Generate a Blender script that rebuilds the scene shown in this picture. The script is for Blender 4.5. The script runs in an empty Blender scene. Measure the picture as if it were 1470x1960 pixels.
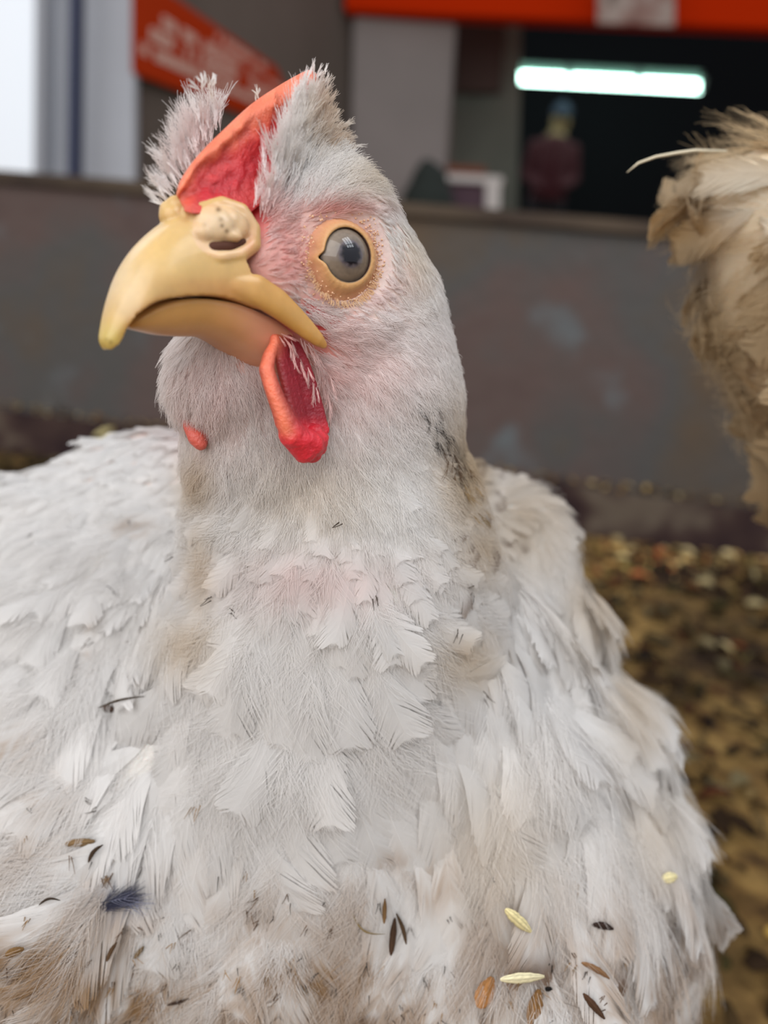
import bpy, bmesh, math, random
import numpy as np
from mathutils import Vector, Matrix
from mathutils.bvhtree import BVHTree

random.seed(7); rng = np.random.default_rng(11)
sc = bpy.context.scene
COL = sc.collection

# ------------------------------------------------------------------ camera
CAM_H = 0.33; PITCH = math.radians(16.0); ROLL = math.radians(5.6); FPX = 1471.0
F_ = np.array([0, math.cos(PITCH), -math.sin(PITCH)])
R0 = np.array([1.0, 0, 0]); U0 = np.array([0, math.sin(PITCH), math.cos(PITCH)])
R_ = R0*math.cos(ROLL) + U0*math.sin(ROLL)
U_ = -R0*math.sin(ROLL) + U0*math.cos(ROLL)
CAMP = np.array([0, 0, CAM_H])
cam_d = bpy.data.cameras.new('camera'); cam = bpy.data.objects.new('camera', cam_d); COL.objects.link(cam)
cam.matrix_world = Matrix(((R_[0], U_[0], -F_[0], 0), (R_[1], U_[1], -F_[1], 0), (R_[2], U_[2], -F_[2], CAM_H), (0, 0, 0, 1)))
cam_d.sensor_fit = 'HORIZONTAL'; cam_d.sensor_width = 36.0; cam_d.lens = 36.0*FPX/1470
cam_d.clip_start = 0.005; cam_d.clip_end = 60
cam_d.dof.use_dof = True; cam_d.dof.focus_distance = 0.156; cam_d.dof.aperture_fstop = 11.0
sc.camera = cam
sc.view_settings.view_transform = 'Standard'; sc.view_settings.look = 'None'
sc.view_settings.gamma = 1.0; sc.view_settings.exposure = 0.0

# ------------------------------------------------------------------ world and daylight
w = bpy.data.worlds.new('daylight'); sc.world = w; w.use_nodes = True
wb = w.node_tree.nodes['Background']; wb.inputs[0].default_value = (0.92, 0.94, 1.0, 1); wb.inputs[1].default_value = 0.58

def P(px, py, d):
    """a point of the place, seen at pixel px, py, d metres along the camera axis"""
    x = (px-735.0)/FPX*d; y = (980.0-py)/FPX*d
    return CAMP + R_*x + U_*y + F_*d
def proj(Q):
    Q = np.asarray(Q) - CAMP
    d = Q@F_
    return 735+(Q@R_)/d*FPX, 980-(Q@U_)/d*FPX, d
def c2w(v):
    return R_*v[0] + U_*v[1] - F_*v[2]

# the head's own axes: L_ = towards the bird's left side, median plane through HO
L_ = c2w(np.array([0.76, -0.20, 0.62])); L_ /= np.linalg.norm(L_)
HO = P(450, 430, 0.145)
def H(px, py, c=0.0):
    """point at lateral distance c (mm) from the head's median plane"""
    r = P(px, py, 1.0) - CAMP
    t = (c*0.001 + (HO-CAMP)@L_)/(r@L_)
    return CAMP + r*t
def mirror(Q):
    Q = np.asarray(Q)
    return Q - 2*((Q-HO)@L_)[..., None]*L_ if Q.ndim > 1 else Q - 2*((Q-HO)@L_)*L_

WIN_C = P(0, 0, 0)  # set below
def area(name, loc, target, size, size_y, power, color):
    ld = bpy.data.lights.new(name, 'AREA'); ld.shape = 'RECTANGLE'; ld.size = size; ld.size_y = size_y
    ld.energy = power; ld.color = color
    o = bpy.data.objects.new(name, ld); COL.objects.link(o); o.location = loc
    d = Vector(target)-Vector(loc); o.rotation_euler = d.to_track_quat('-Z', 'Y').to_euler()
    return o
HEAD = Vector(P(600, 600, 0.16))
# the daylight comes through the big window behind the photographer, up and to the left
WIN = Vector((-0.95, -1.9, 1.75))
area('window_daylight', WIN, HEAD, 3.2, 2.6, 76, (1.0, 0.985, 0.97))
SKYL = Vector((1.16, -0.47, 2.12))
area('skylight_daylight', SKYL, HEAD, 0.95, 1.25, 26, (0.90, 0.95, 1.0))
area('open_front_daylight', Vector((-1.7, 1.6, 1.9)), Vector((0.3, 1.6, 0.3)), 1.0, 1.0, 7, (0.95, 0.97, 1.0))

# ------------------------------------------------------------------ noise
def _hash(i, j, k, s):
    n = (i.astype(np.int64)*374761393 + j.astype(np.int64)*668265263 + k.astype(np.int64)*2147483647 + s*1274126177) & 0xffffffff
    n = ((n ^ (n >> 13))*1274126177) & 0xffffffff
    return ((n ^ (n >> 16)) & 0xffff)/65535.0
def vnoise(Q, scale, seed=0):
    Q = np.asarray(Q)*scale
    f = np.floor(Q); t = Q-f; t = t*t*(3-2*t); f = f.astype(np.int64)
    r = 0
    for a in (0, 1):
        for b in (0, 1):
            for c in (0, 1):
                wgt = (t[..., 0] if a else 1-t[..., 0])*(t[..., 1] if b else 1-t[..., 1])*(t[..., 2] if c else 1-t[..., 2])
                r = r + wgt*_hash(f[..., 0]+a, f[..., 1]+b, f[..., 2]+c, seed)
    return r
def fbm(Q, scale, seed=0, o=3):
    r = 0; a = 1; s = 0
    for k in range(o):
        r = r + a*vnoise(Q, scale*2**k, seed+k); s += a; a *= 0.5
    return r/s
def sstep(a, b, x):
    t = np.clip((x-a)/(b-a), 0, 1); return t*t*(3-2*t)
def lin(c):
    c = np.asarray(c, float)/255.0
    return np.where(c <= 0.04045, c/12.92, ((c+0.055)/1.055)**2.4)

# ------------------------------------------------------------------ mesh helpers
def mesh_np(name, V, faces, mat, parent=None, colors=None, smooth=True, k=None):
    me = bpy.data.meshes.new(name)
    V = np.asarray(V, dtype=np.float32)
    if isinstance(faces, np.ndarray):
        n = faces.shape[1]
        me.vertices.add(len(V)); me.vertices.foreach_set('co', V.ravel())
        me.loops.add(faces.size); me.loops.foreach_set('vertex_index', faces.astype(np.int32).ravel())
        me.polygons.add(len(faces)); me.polygons.foreach_set('loop_start', np.arange(0, faces.size, n, dtype=np.int32))
        me.update(calc_edges=True)
    else:
        me.from_pydata([tuple(map(float, v)) for v in V], [], faces); me.update()
    if smooth: me.polygons.foreach_set('use_smooth', np.ones(len(me.polygons), dtype=bool))
    if colors is not None: set_col(me, colors)
    me.materials.append(mat)
    o = bpy.data.objects.new(name, me); COL.objects.link(o)
    if parent: o.parent = parent; o.matrix_parent_inverse = parent_inv(parent)
    return o
def parent_inv(p): return Matrix.Translation(-Vector(p.location))
def set_col(me, colors):
    c = np.ones((len(me.vertices), 4), dtype=np.float32); c[:, :3] = np.clip(colors, 0, 1)
    at = me.color_attributes.new('Col', 'FLOAT_COLOR', 'POINT'); at.data.foreach_set('color', c.ravel())
def tag(o, label=None, cat=None, group=None, kind=None):
    if label: o['label'] = label
    if cat: o['category'] = cat
    if group: o['group'] = group
    if kind: o['kind'] = kind
    return o
def empty(name, loc):
    o = bpy.data.objects.new(name, None); COL.objects.link(o); o.location = Vector(loc); o.empty_display_size = 0.02
    return o
_ico = {}
def ico(sub):
    if sub not in _ico:
        bm = bmesh.new(); bmesh.ops.create_icosphere(bm, subdivisions=sub, radius=1.0)
        bm.verts.ensure_lookup_table()
        _ico[sub] = (np.array([v.co[:] for v in bm.verts]), np.array([[v.index for v in f.verts] for f in bm.faces])); bm.free()
    return _ico[sub]
def spheres(items, sub=3):
    """items: (centre, radius or 3 axis vectors as 3x3 rows)"""
    V0, F0 = ico(sub); Vs = []; Fs = []
    for i, (c, r) in enumerate(items):
        if np.ndim(r) == 0: v = V0*r + c
        else: v = V0@np.asarray(r) + c
        Vs.append(v); Fs.append(F0 + i*len(V0))
    return np.concatenate(Vs), np.concatenate(Fs)
def chain(pts, n=8):
    """pts: (centre, radius) -> many spheres in between"""
    out = []
    for (a, ra), (b, rb) in zip(pts[:-1], pts[1:]):
        for k in range(n):
            t = k/n; out.append((a*(1-t)+b*t, ra*(1-t)+rb*t))
    out.append(pts[-1]); return out
def blob(items, voxel, smooth_it=6, sub=3):
    V, F = spheres(items, sub)
    me = bpy.data.meshes.new('tmp'); me.from_pydata(V.tolist(), [], F.tolist())
    o = bpy.data.objects.new('tmp', me); COL.objects.link(o)
    m = o.modifiers.new('r', 'REMESH'); m.mode = 'VOXEL'; m.voxel_size = voxel; m.adaptivity = 0
    s = o.modifiers.new('s', 'SMOOTH'); s.factor = 0.5; s.iterations = smooth_it
    dg = bpy.context.evaluated_depsgraph_get(); e = o.evaluated_get(dg)
    em = e.to_mesh()
    V = np.empty(len(em.vertices)*3, dtype=np.float32); em.vertices.foreach_get('co', V); V = V.reshape(-1, 3).astype(float)
    Fq = [tuple(p.vertices) for p in em.polygons]
    e.to_mesh_clear(); bpy.data.objects.remove(o); bpy.data.meshes.remove(me)
    return V, Fq
def vnormals(V, faces):
    N = np.zeros_like(V)
    q = np.array([f if len(f) == 4 else (f[0], f[1], f[2], f[2]) for f in faces])
    n = np.cross(V[q[:, 2]]-V[q[:, 0]], V[q[:, 3]]-V[q[:, 1]] if True else 0)
    for k in range(4): np.add.at(N, q[:, k], n)
    return N/np.maximum(np.linalg.norm(N, axis=1, keepdims=True), 1e-12)

# ------------------------------------------------------------------ materials
def new_mat(name):
    m = bpy.data.materials.new(name); m.use_nodes = True
    nt = m.node_tree; b = nt.nodes['Principled BSDF']
    return m, nt, b
def N(nt, t, **kw):
    n = nt.nodes.new(t)
    for k, v in kw.items(): setattr(n, k, v)
    return n
def lk(nt, a, b): nt.links.new(a, b)
def coords(nt): return N(nt, 'ShaderNodeTexCoord').outputs['Object']
def noise_bump(nt, b, scale, strength, dist=0.001, detail=4):
    t = N(nt, 'ShaderNodeTexNoise'); t.inputs['Scale'].default_value = scale; t.inputs['Detail'].default_value = detail
    lk(nt, coords(nt), t.inputs['Vector'])
    bp = N(nt, 'ShaderNodeBump'); bp.inputs['Strength'].default_value = strength; bp.inputs['Distance'].default_value = dist
    lk(nt, t.outputs['Fac'], bp.inputs['Height']); lk(nt, bp.outputs['Normal'], b.inputs['Normal'])
    return t
def attr_mat(name, rough=0.5, sss=0.0, radius=(1, .3, .2), sscale=0.001, coat=0, bump=None, spec=0.5, cell=None):
    m, nt, b = new_mat(name)
    a = N(nt, 'ShaderNodeAttribute'); a.attribute_name = 'Col'
    lk(nt, a.outputs['Color'], b.inputs['Base Color'])
    b.inputs['Roughness'].default_value = rough; b.inputs['Specular IOR Level'].default_value = spec
    if sss:
        b.inputs['Subsurface Weight'].default_value = sss; b.inputs['Subsurface Radius'].default_value = radius
        b.inputs['Subsurface Scale'].default_value = sscale
    if coat: b.inputs['Coat Weight'].default_value = coat; b.inputs['Coat Roughness'].default_value = 0.15
    if bump: noise_bump(nt, b, *bump)
    return m
def feather_mat(name, transl=0.52):
    m = bpy.data.materials.new(name); m.use_nodes = True; nt = m.node_tree; nt.nodes.clear()
    a = N(nt, 'ShaderNodeAttribute'); a.attribute_name = 'Col'
    d = N(nt, 'ShaderNodeBsdfDiffuse'); t = N(nt, 'ShaderNodeBsdfTranslucent'); g = N(nt, 'ShaderNodeBsdfGlossy')
    g.inputs['Roughness'].default_value = 0.55; g.inputs['Color'].default_value = (1, 1, 1, 1)
    lk(nt, a.outputs['Color'], d.inputs['Color']); lk(nt, a.outputs['Color'], t.inputs['Color'])
    mx = N(nt, 'ShaderNodeMixShader'); mx.inputs[0].default_value = transl
    lk(nt, d.outputs[0], mx.inputs[1]); lk(nt, t.outputs[0], mx.inputs[2])
    m2 = N(nt, 'ShaderNodeMixShader'); m2.inputs[0].default_value = 0.035
    lk(nt, mx.outputs[0], m2.inputs[1]); lk(nt, g.outputs[0], m2.inputs[2])
    o = N(nt, 'ShaderNodeOutputMaterial'); lk(nt, m2.outputs[0], o.inputs[0])
    return m
M_FEATHER = feather_mat('feather_vane'); M_DOWN = feather_mat('feather_bristle', 0.4)
M_SKIN = attr_mat('bird_skin', 0.55, 0.25, (1, .35, .25), 0.0015, bump=(900, .35, .0006))
M_COMB = attr_mat('comb_flesh', 0.42, 0.35, (1, .25, .15), 0.0012, bump=(1500, .55, .0006), spec=0.5)
M_BEAK = attr_mat('beak_horn', 0.33, 0.35, (1, .6, .25), 0.0015, coat=0.15, bump=(350, .12, .0006), spec=0.45)
def plain(name, col, rough=0.6, spec=0.4, emit=None, es=0, bump=None, metallic=0):
    m, nt, b = new_mat(name); b.inputs['Base Color'].default_value = (*lin(col), 1)
    b.inputs['Roughness'].default_value = rough; b.inputs['Specular IOR Level'].default_value = spec
    b.inputs['Metallic'].default_value = metallic
    if emit is not None:
        b.inputs['Emission Color'].default_value = (*lin(emit), 1); b.inputs['Emission Strength'].default_value = es
    if bump: noise_bump(nt, b, *bump)
    return m
def patchy(name, stops, scale, rough=0.85, detail=6, bump=(30, .3, .01), second=None, stretch=(1, 1, 1)):
    m, nt, b = new_mat(name); b.inputs['Roughness'].default_value = rough; b.inputs['Specular IOR Level'].default_value = 0.2
    mp = N(nt, 'ShaderNodeMapping'); mp.inputs['Scale'].default_value = stretch; lk(nt, coords(nt), mp.inputs['Vector'])
    t = N(nt, 'ShaderNodeTexNoise'); t.inputs['Scale'].default_value = scale; t.inputs['Detail'].default_value = detail
    lk(nt, mp.outputs[0], t.inputs['Vector'])
    r = N(nt, 'ShaderNodeValToRGB'); el = r.color_ramp.elements
    while len(el) > 1: el.remove(el[0])
    el[0].position = stops[0][0]; el[0].color = (*lin(stops[0][1]), 1)
    for p_, c_ in stops[1:]:
        e = el.new(p_); e.color = (*lin(c_), 1)
    lk(nt, t.outputs['Fac'], r.inputs['Fac']); out = r.outputs['Color']
    if second:
        sc2, lo, hi, colr = second
        t2 = N(nt, 'ShaderNodeTexNoise'); t2.inputs['Scale'].default_value = sc2; t2.inputs['Detail'].default_value = 5
        lk(nt, mp.outputs[0], t2.inputs['Vector'])
        mr = N(nt, 'ShaderNodeMapRange'); mr.inputs['From Min'].default_value = lo; mr.inputs['From Max'].default_value = hi
        lk(nt, t2.outputs['Fac'], mr.inputs['Value'])
        mx = N(nt, 'ShaderNodeMix', data_type='RGBA'); mx.inputs['B'].default_value = (*lin(colr), 1)
        lk(nt, mr.outputs[0], mx.inputs['Factor']); lk(nt, out, mx.inputs['A']); out = mx.outputs['Result']
    lk(nt, out, b.inputs['Base Color'])
    noise_bump(nt, b, *bump)
    return m

# ------------------------------------------------------------------ the setting
def prism(name, corners, thick, mat, parent=None, kind=None):
    """corners: 4 world points of the face; thick: vector the face is extruded by"""
    c = [np.asarray(q, float) for q in corners]; t = np.asarray(thick, float)
    V = np.array(c + [q+t for q in c])
    F = [(0, 1, 2, 3), (7, 6, 5, 4), (0, 4, 5, 1), (1, 5, 6, 2), (2, 6, 7, 3), (3, 7, 4, 0)]
    bm = bmesh.new(); vs = [bm.verts.new(v) for v in V]
    for f in F: bm.faces.new([vs[i] for i in f])
    bmesh.ops.recalc_face_normals(bm, faces=bm.faces)
    w_ = min(np.linalg.norm(t), np.linalg.norm(c[1]-c[0]), np.linalg.norm(c[3]-c[0]))
    bmesh.ops.bevel(bm, geom=list(bm.edges), offset=w_*0.06, segments=2, affect='EDGES')
    me = bpy.data.meshes.new(name); bm.to_mesh(me); bm.free(); me.materials.append(mat)
    o = bpy.data.objects.new(name, me); COL.objects.link(o)
    if parent: o.parent = parent; o.matrix_parent_inverse = parent_inv(parent)
    if kind: o['kind'] = kind
    return o
def on_floor(px, py, z=0.0):
    r = P(px, py, 1)-CAMP; t = (z-CAM_H)/r[2]; return CAMP + r*t
UP = np.array([0, 0, 1.0])

# floor
M_FLOOR = patchy('dusty_ground', [(0.3, (84, 62, 38)), (0.45, (132, 102, 58)), (0.58, (164, 132, 78)), (0.72, (98, 72, 44))], 28,
                 bump=(60, .6, .02), second=(3.2, .48, .60, (48, 34, 24)))
prism('floor', [(-3.2, -2.4, 0), (6, -2.4, 0), (6, 7.5, 0), (-3.2, 7.5, 0)], (0, 0, -0.05), M_FLOOR, kind='structure')

# low wall of the pen : base line found on the floor
A = on_floor(0, 862); B = on_floor(1470, 1072)
wd = (B-A); wd[2] = 0; wd /= np.linalg.norm(wd); wn = np.array([-wd[1], wd[0], 0])   # away from the camera
if wn[1] < 0: wn = -wn
A2 = A - wd*1.2; B2 = B + wd*1.6
def wall_z(px, py, off=0.0):
    """height where the pixel's ray meets the wall plane"""
    r = P(px, py, 1)-CAMP; t = ((A+wn*off-CAMP)@wn)/(r@wn); return CAMP + r*t
WT = float(np.mean([wall_z(20, 327)[2], wall_z(780, 386)[2], wall_z(1200, 425)[2]]))
WS = float(np.mean([wall_z(0, 352)[2], wall_z(780, 412)[2]]))
M_LOW = patchy('stained_cement', [(0.30, (76, 60, 58)), (0.44, (92, 78, 74)), (0.54, (82, 80, 78)), (0.66, (92, 78, 64))], 3.2,
               bump=(45, .3, .01), second=(9, .61, .74, (98, 102, 104)))
M_CAP = patchy('grimy_sill', [(0.35, (62, 52, 46)), (0.6, (84, 72, 60))], 6)
M_SKIRT = patchy('dark_grime', [(0.35, (46, 32, 34)), (0.52, (66, 50, 46)), (0.68, (100, 88, 76))], 14)
LEDGE = 0.075
prism('wall_back', [A2, B2, B2+UP*(WT-0.004), A2+UP*(WT-0.004)], wn*0.10, M_LOW, kind='structure')
prism('trim_1', [A2-wn*0.012+UP*WS, B2-wn*0.012+UP*WS, B2-wn*0.012+UP*WT, A2-wn*0.012+UP*WT], wn*0.13, M_CAP, kind='structure')
prism('baseboard_back', [A2-wn*0.014, B2-wn*0.014, B2-wn*0.014+UP*LEDGE, A2-wn*0.014+UP*LEDGE], wn*0.012, M_SKIRT, kind='structure')
# crumbs of litter that lie on the ledge of the baseboard
def flakes(name, pts, sizes, cols, mat, flat=1.0):
    n = len(pts); t = np.linspace(0, 1, 4)
    ang = rng.uniform(0, 2*math.pi, n); tilt = rng.normal(0, .35*flat, n)
    ax = np.stack([np.cos(ang)*np.cos(tilt), np.sin(ang)*np.cos(tilt), np.sin(tilt)], 1)
    bx = np.cross(ax, UP+rng.normal(0, .25*flat, (n, 3))); bx /= np.linalg.norm(bx, axis=1, keepdims=True)
    nx = np.cross(ax, bx); nx *= np.sign(nx[:, 2:3])
    asp = rng.uniform(.25, .6, n)
    V = np.zeros((n, 16, 3)); wid = np.array([.55, 1, .9, .35])
    idx = 0
    for a_ in range(4):
        for s_, up_ in ((-1, 0), (1, 0), (1, 1), (-1, 1)):
            arch = math.sin(t[a_]*math.pi)
            V[:, a_*4+[0, 1, 2, 3][idx % 4]] = (pts + ax*((t[a_]-.5)*sizes)[:, None] + bx*(s_*wid[a_]*sizes*asp*.5)[:, None]
                                    + nx*((arch*.18+up_*.05)*sizes)[:, None])
            idx += 1
    F = []
    for a_ in range(3):
        for s_ in range(4):
            F.append((a_*4+s_, a_*4+(s_+1) % 4, (a_+1)*4+(s_+1) % 4, (a_+1)*4+s_))
    F += [(3, 2, 1, 0), (12, 13, 14, 15)]
    F = np.array(F)[None]+np.arange(n)[:, None, None]*16
    C_ = np.repeat(cols, 16, axis=0)
    return mesh_np(name, V.reshape(-1, 3), F.reshape(-1, 4), mat, colors=C_, smooth=False)
M_CHIP = attr_mat('wood_chip', 0.8, spec=0.2)
pal = np.array([lin(c) for c in ((176, 146, 92), (150, 116, 66), (118, 84, 48), (86, 60, 38), (54, 40, 30), (196, 176, 128), (132, 118, 62), (150, 84, 48))])
nF = 26000
fx = rng.uniform(-0.9, 2.6, nF); fy = rng.uniform(0.12, 1.9, nF)
fp = np.stack([fx, fy, np.full(nF, 0.003)], 1)
keep = ((fp-A)@wn < -0.02)
fp = fp[keep]
fz = fbm(fp*np.array([1, 1, 0]), 7, 5)
fp[:, 2] = 0.002+rng.uniform(0, 0.006, len(fp))
ci = np.clip((rng.uniform(0, 1, len(fp))*8).astype(int), 0, 7)
dark = fbm(fp*np.array([1, 1, 0]), 4.0, 21)
cc = pal[ci]*(0.20+1.75*sstep(.40, .62, dark))[:, None]*rng.uniform(.7, 1.15, (len(fp), 1))
o = flakes('wood_shavings', fp, rng.uniform(.006, .026, len(fp)), cc*0.9, M_CHIP)
tag(o, 'brown and ochre wood shavings strewn over the ground of the pen', 'litter', kind='stuff')
nL = 900
s_ = rng.uniform(-1.0, 2.6, nL)
lp = A[None]+wd[None]*s_[:, None]-wn*rng.uniform(.001, .012, (nL, 1))+UP*(LEDGE+rng.uniform(.001, .012, (nL, 1)))
o = flakes('litter_crumbs', lp, rng.uniform(.004, .014, nL), pal[rng.integers(0, 6, nL)]*1.0, M_CHIP)
tag(o, 'pale crumbs of litter caught along the ledge at the foot of the low wall', 'litter', kind='stuff')

# the building beyond the low wall; each piece stands at its own distance
M_WALLG = patchy('grey_plaster', [(0.3, (98, 88, 80)), (0.7, (110, 99, 91))], 2)
M_PIL = patchy('pale_plaster', [(0.3, (138, 130, 126)), (0.7, (152, 142, 138))], 1.5)
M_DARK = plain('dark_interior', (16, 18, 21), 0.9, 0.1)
M_ORANGE = plain('orange_board', (192, 44, 2), 0.8, 0.04)
M_ORANGE2 = plain('orange_banner', (176, 54, 18), 0.8, 0.05)
M_WHITE = plain('white_paint', (214, 206, 200), 0.7, 0.3)
M_PANEL = patchy('pale_grey_panel', [(0.3, (182, 184, 190)), (0.7, (196, 198, 204))], 1.5)
M_BLUE = plain('navy_post', (50, 56, 82), 0.6)
M_DAY = plain('daylit_pane', (225, 230, 236), 0.6, 0.2, emit=(228, 232, 236), es=0.42)
FWD = np.array([F_[0], F_[1], 0]); FWD /= np.linalg.norm(FWD)
def quad(pxs, d, dr=None):
    """pixel corners at distance d (left) .. dr (right)"""
    xs = [p[0] for p in pxs]; a, b = min(xs), max(xs); dr = dr or d
    out = []
    for p in pxs:
        t = (p[0]-a)/max(b-a, 1); r = P(p[0], p[1], 1)-CAMP
        hd = 1/((1-t)/d + t/dr)
        out.append(CAMP + r*(hd/(r@FWD)))
    return out
def panel(name, pxs, d, mat, dr=None, th=0.05, parent=None, kind=None):
    return prism(name, quad(pxs, d, dr), FWD*th, mat, parent, kind)
# left: daylit opening, panels, post
M_WFR = plain('window_frame_grey', (170, 172, 178), 0.5)
wf = panel('window_1', [(-420, -260), (74, -260), (74, 420), (-420, 420)], 3.05, M_DAY, th=0.02, kind='structure')
panel('window_frame', [(68, -260), (86, -260), (80, 420), (62, 420)], 3.0, M_WFR, th=0.06, parent=wf)
o = panel('wall_left', [(-430, -300), (258, -300), (256, 440), (-430, 440)], 3.12, M_PANEL, th=0.05, kind='structure')
o = panel('steel_post', [(134, -300), (152, -300), (146, 430), (126, 430)], 2.95, M_BLUE, th=0.06)
tag(o, 'thin dark navy upright post in front of the pale grey wall beside the bright window', 'post')
# receding side wall with the slanted banner
side = [(250, -420), (700, -420), (700, 430), (250, 430)]
panel('wall_side', side, 3.18, M_WALLG, dr=4.7, th=0.08, kind='structure')
ban = empty('shop_banner', quad([(255, 138)], 3.1)[0])
tag(ban, 'long orange banner with rows of white lettering slanting along the receding grey wall', 'banner')
def bq(u0, v0, u1, v1, off):
    """patch of the banner in its own u (along), v (up) frame"""
    TL, TR, BR, BL = quad([(252, -62), (664, 222), (664, 292), (252, 138)], 3.1-off, 4.55-off)
    f = lambda u, v: (BL*(1-u)+BR*u)*(1-v)+(TL*(1-u)+TR*u)*v
    return [f(u0, v1), f(u1, v1), f(u1, v0), f(u0, v0)]
prism('banner_cloth', bq(0, 0, 1, 1, 0), FWD*0.02, M_ORANGE2, ban)
# blurred white lettering : rows of word shapes made of letters
M_LET = plain('banner_lettering', (244, 214, 196), 0.6)
for row, (v0, v1, us, ue) in enumerate(((.60, .73, .10, .40), (.60, .73, .44, .88), (.41, .54, .06, .40), (.41, .54, .45, .9), (.22, .34, .03, .50), (.62+.2, .92, .30, .52))):
    u = us; LV = []; LF = []
    while u < ue:
        wl = random.uniform(.012, .02)
        if random.random() > .14:
            st = [(0, 0, .3, 1), (.7, 0, 1, 1)] if random.random() < .5 else [(0, 0, .3, 1), (0, .8, 1, 1), (0, 0, 1, .2)]
            st.append((0, .4, 1, .6))
            for (a0, b0, a1, b1) in st:
                q = bq(u+a0*wl, v0+b0*(v1-v0), u+a1*wl, v0+b1*(v1-v0), .006)
                k = len(LV); LV += [x for x in q] + [x+FWD*.004 for x in q]
                LF += [(k, k+1, k+2, k+3), (k, k+4, k+5, k+1), (k+1, k+5, k+6, k+2), (k+2, k+6, k+7, k+3), (k+3, k+7, k+4, k)]
        u += wl*1.25
    mesh_np('lettering', np.array(LV), LF, M_LET, ban, smooth=False)
# shop front : lintel wall, pillar, dark opening
panel('wall_front', [(640, -420), (880, -420), (862, 400), (660, 400)], 4.62, M_WALLG, dr=4.55, th=0.1, kind='structure')
o = panel('plaster_pillar', [(676, 10), (876, 14), (846, 440), (668, 440)], 4.5, M_PIL, th=0.25)
tag(o, 'broad pale plaster pillar under the orange fascia left of the dark doorway', 'pillar')
panel('wall_recess', [(850, 0), (1000, 0), (990, 440), (840, 440)], 5.1, patchy('green_grey_plaster', [(.3, (92, 96, 88)), (.7, (110, 112, 102))], 2), th=0.08, kind='structure')
o = panel('recess_shutter', [(872, 44), (968, 48), (958, 176), (872, 176)], 5.02, plain('brown_shutter', (66, 50, 44), .8), th=0.05)
tag(o, 'dark brown shutter box high in the recess beside the pale pillar', 'shutter')
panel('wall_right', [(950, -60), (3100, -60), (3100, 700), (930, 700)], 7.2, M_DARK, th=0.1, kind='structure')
fs = panel('fascia_board', [(660, -420), (3000, -420), (3000, 120), (660, 20)], 4.42, M_ORANGE, dr=3.95, th=0.12)
tag(fs, 'wide orange fascia board over the dark shop opening', 'signboard')
# the printed picture on the fascia
M_PIC = patchy('faded_picture', [(0.3, (92, 56, 52)), (0.45, (150, 118, 108)), (0.6, (176, 160, 150)), (0.75, (84, 66, 56))], 9)
panel('printed_picture', [(1144, -120), (1292, -120), (1292, 50), (1144, 44)], 4.12, M_PIC, th=0.02, parent=fs)
# fluorescent tube deep in the dark shop
TA, TB = quad([(962, 147), (1340, 166)], 6.2)
tl = empty('fluorescent_light', (TA+TB)/2)
tag(tl, 'lit white fluorescent tube hanging in the dark shop interior', 'ceiling light')
def tube(name, pts, rads, mat, parent=None, seg=12, colors=None, cap=True):
    pts = [np.asarray(p, float) for p in pts]; V = []; F = []; up = UP
    n = len(pts)
    for i, p in enumerate(pts):
        t = pts[min(i+1, n-1)]-pts[max(i-1, 0)]; t /= np.linalg.norm(t)
        a = np.cross(t, up); 
        if np.linalg.norm(a) < 1e-3: a = np.cross(t, np.array([1.0, 0, 0]))
        a /= np.linalg.norm(a); b = np.cross(a, t)
        for k in range(seg):
            th = 2*math.pi*k/seg; V.append(p+(a*math.cos(th)+b*math.sin(th))*rads[i])
    for i in range(n-1):
        for k in range(seg):
            F.append((i*seg+k, i*seg+(k+1) % seg, (i+1)*seg+(k+1) % seg, (i+1)*seg+k))
    if cap: F += [tuple(range(seg))[::-1], tuple(range((n-1)*seg, n*seg))]
    return mesh_np(name, np.array(V), F, mat, parent)
M_TUBE = plain('glowing_tube', (230, 255, 248), .4, emit=(205, 255, 238), es=11)
tube('tube', [TA, TB], [0.035, 0.035], M_TUBE, tl)
M_FIX = plain('light_fitting', (120, 150, 140), .5)
dT = (TB-TA)/np.linalg.norm(TB-TA)
prism('fitting', [TA+UP*.045, TB+UP*.045, TB+UP*.10, TA+UP*.10], FWD*.08, M_FIX, tl)
for q in (TA, TB, TA+(TB-TA)*.33, TA+(TB-TA)*.68):
    prism('clip', [q-dT*.02-UP*.03-FWD*.04, q+dT*.02-UP*.03-FWD*.04, q+dT*.02+UP*.05-FWD*.04, q-dT*.02+UP*.05-FWD*.04], FWD*.08, M_FIX, tl)
# roof window behind the photographer: its bars show in the bird's eye
dz_ = (HEAD-SKYL).normalized(); ax_ = dz_.cross(Vector((0, 0, 1))).normalized(); ay_ = ax_.cross(dz_).normalized()
ax_, ay_, dz_ = [np.array(v) for v in (ax_, ay_, dz_)]; c_ = np.array(SKYL)+dz_*.05
M_BAR = plain('window_bar', (40, 42, 48), .6)
wroot = prism('window_2', [c_-ax_*.56-ay_*.72, c_-ax_*.56+ay_*.72, c_-ax_*.47+ay_*.72, c_-ax_*.47-ay_*.72], dz_*.05, M_BAR, kind='structure')
for u0, u1, v0, v1 in ((.47, .56, -.72, .72), (-.47, .47, -.72, -.62), (-.47, .47, .62, .72), (-.19, -.12, -.62, .62), (.14, .21, -.62, .62), (-.47, .47, -.30, -.22)):
    prism('bar', [c_+ax_*u0+ay_*v0, c_+ax_*u0+ay_*v1, c_+ax_*u1+ay_*v1, c_+ax_*u1+ay_*v0], dz_*.04, M_BAR, wroot)
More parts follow.
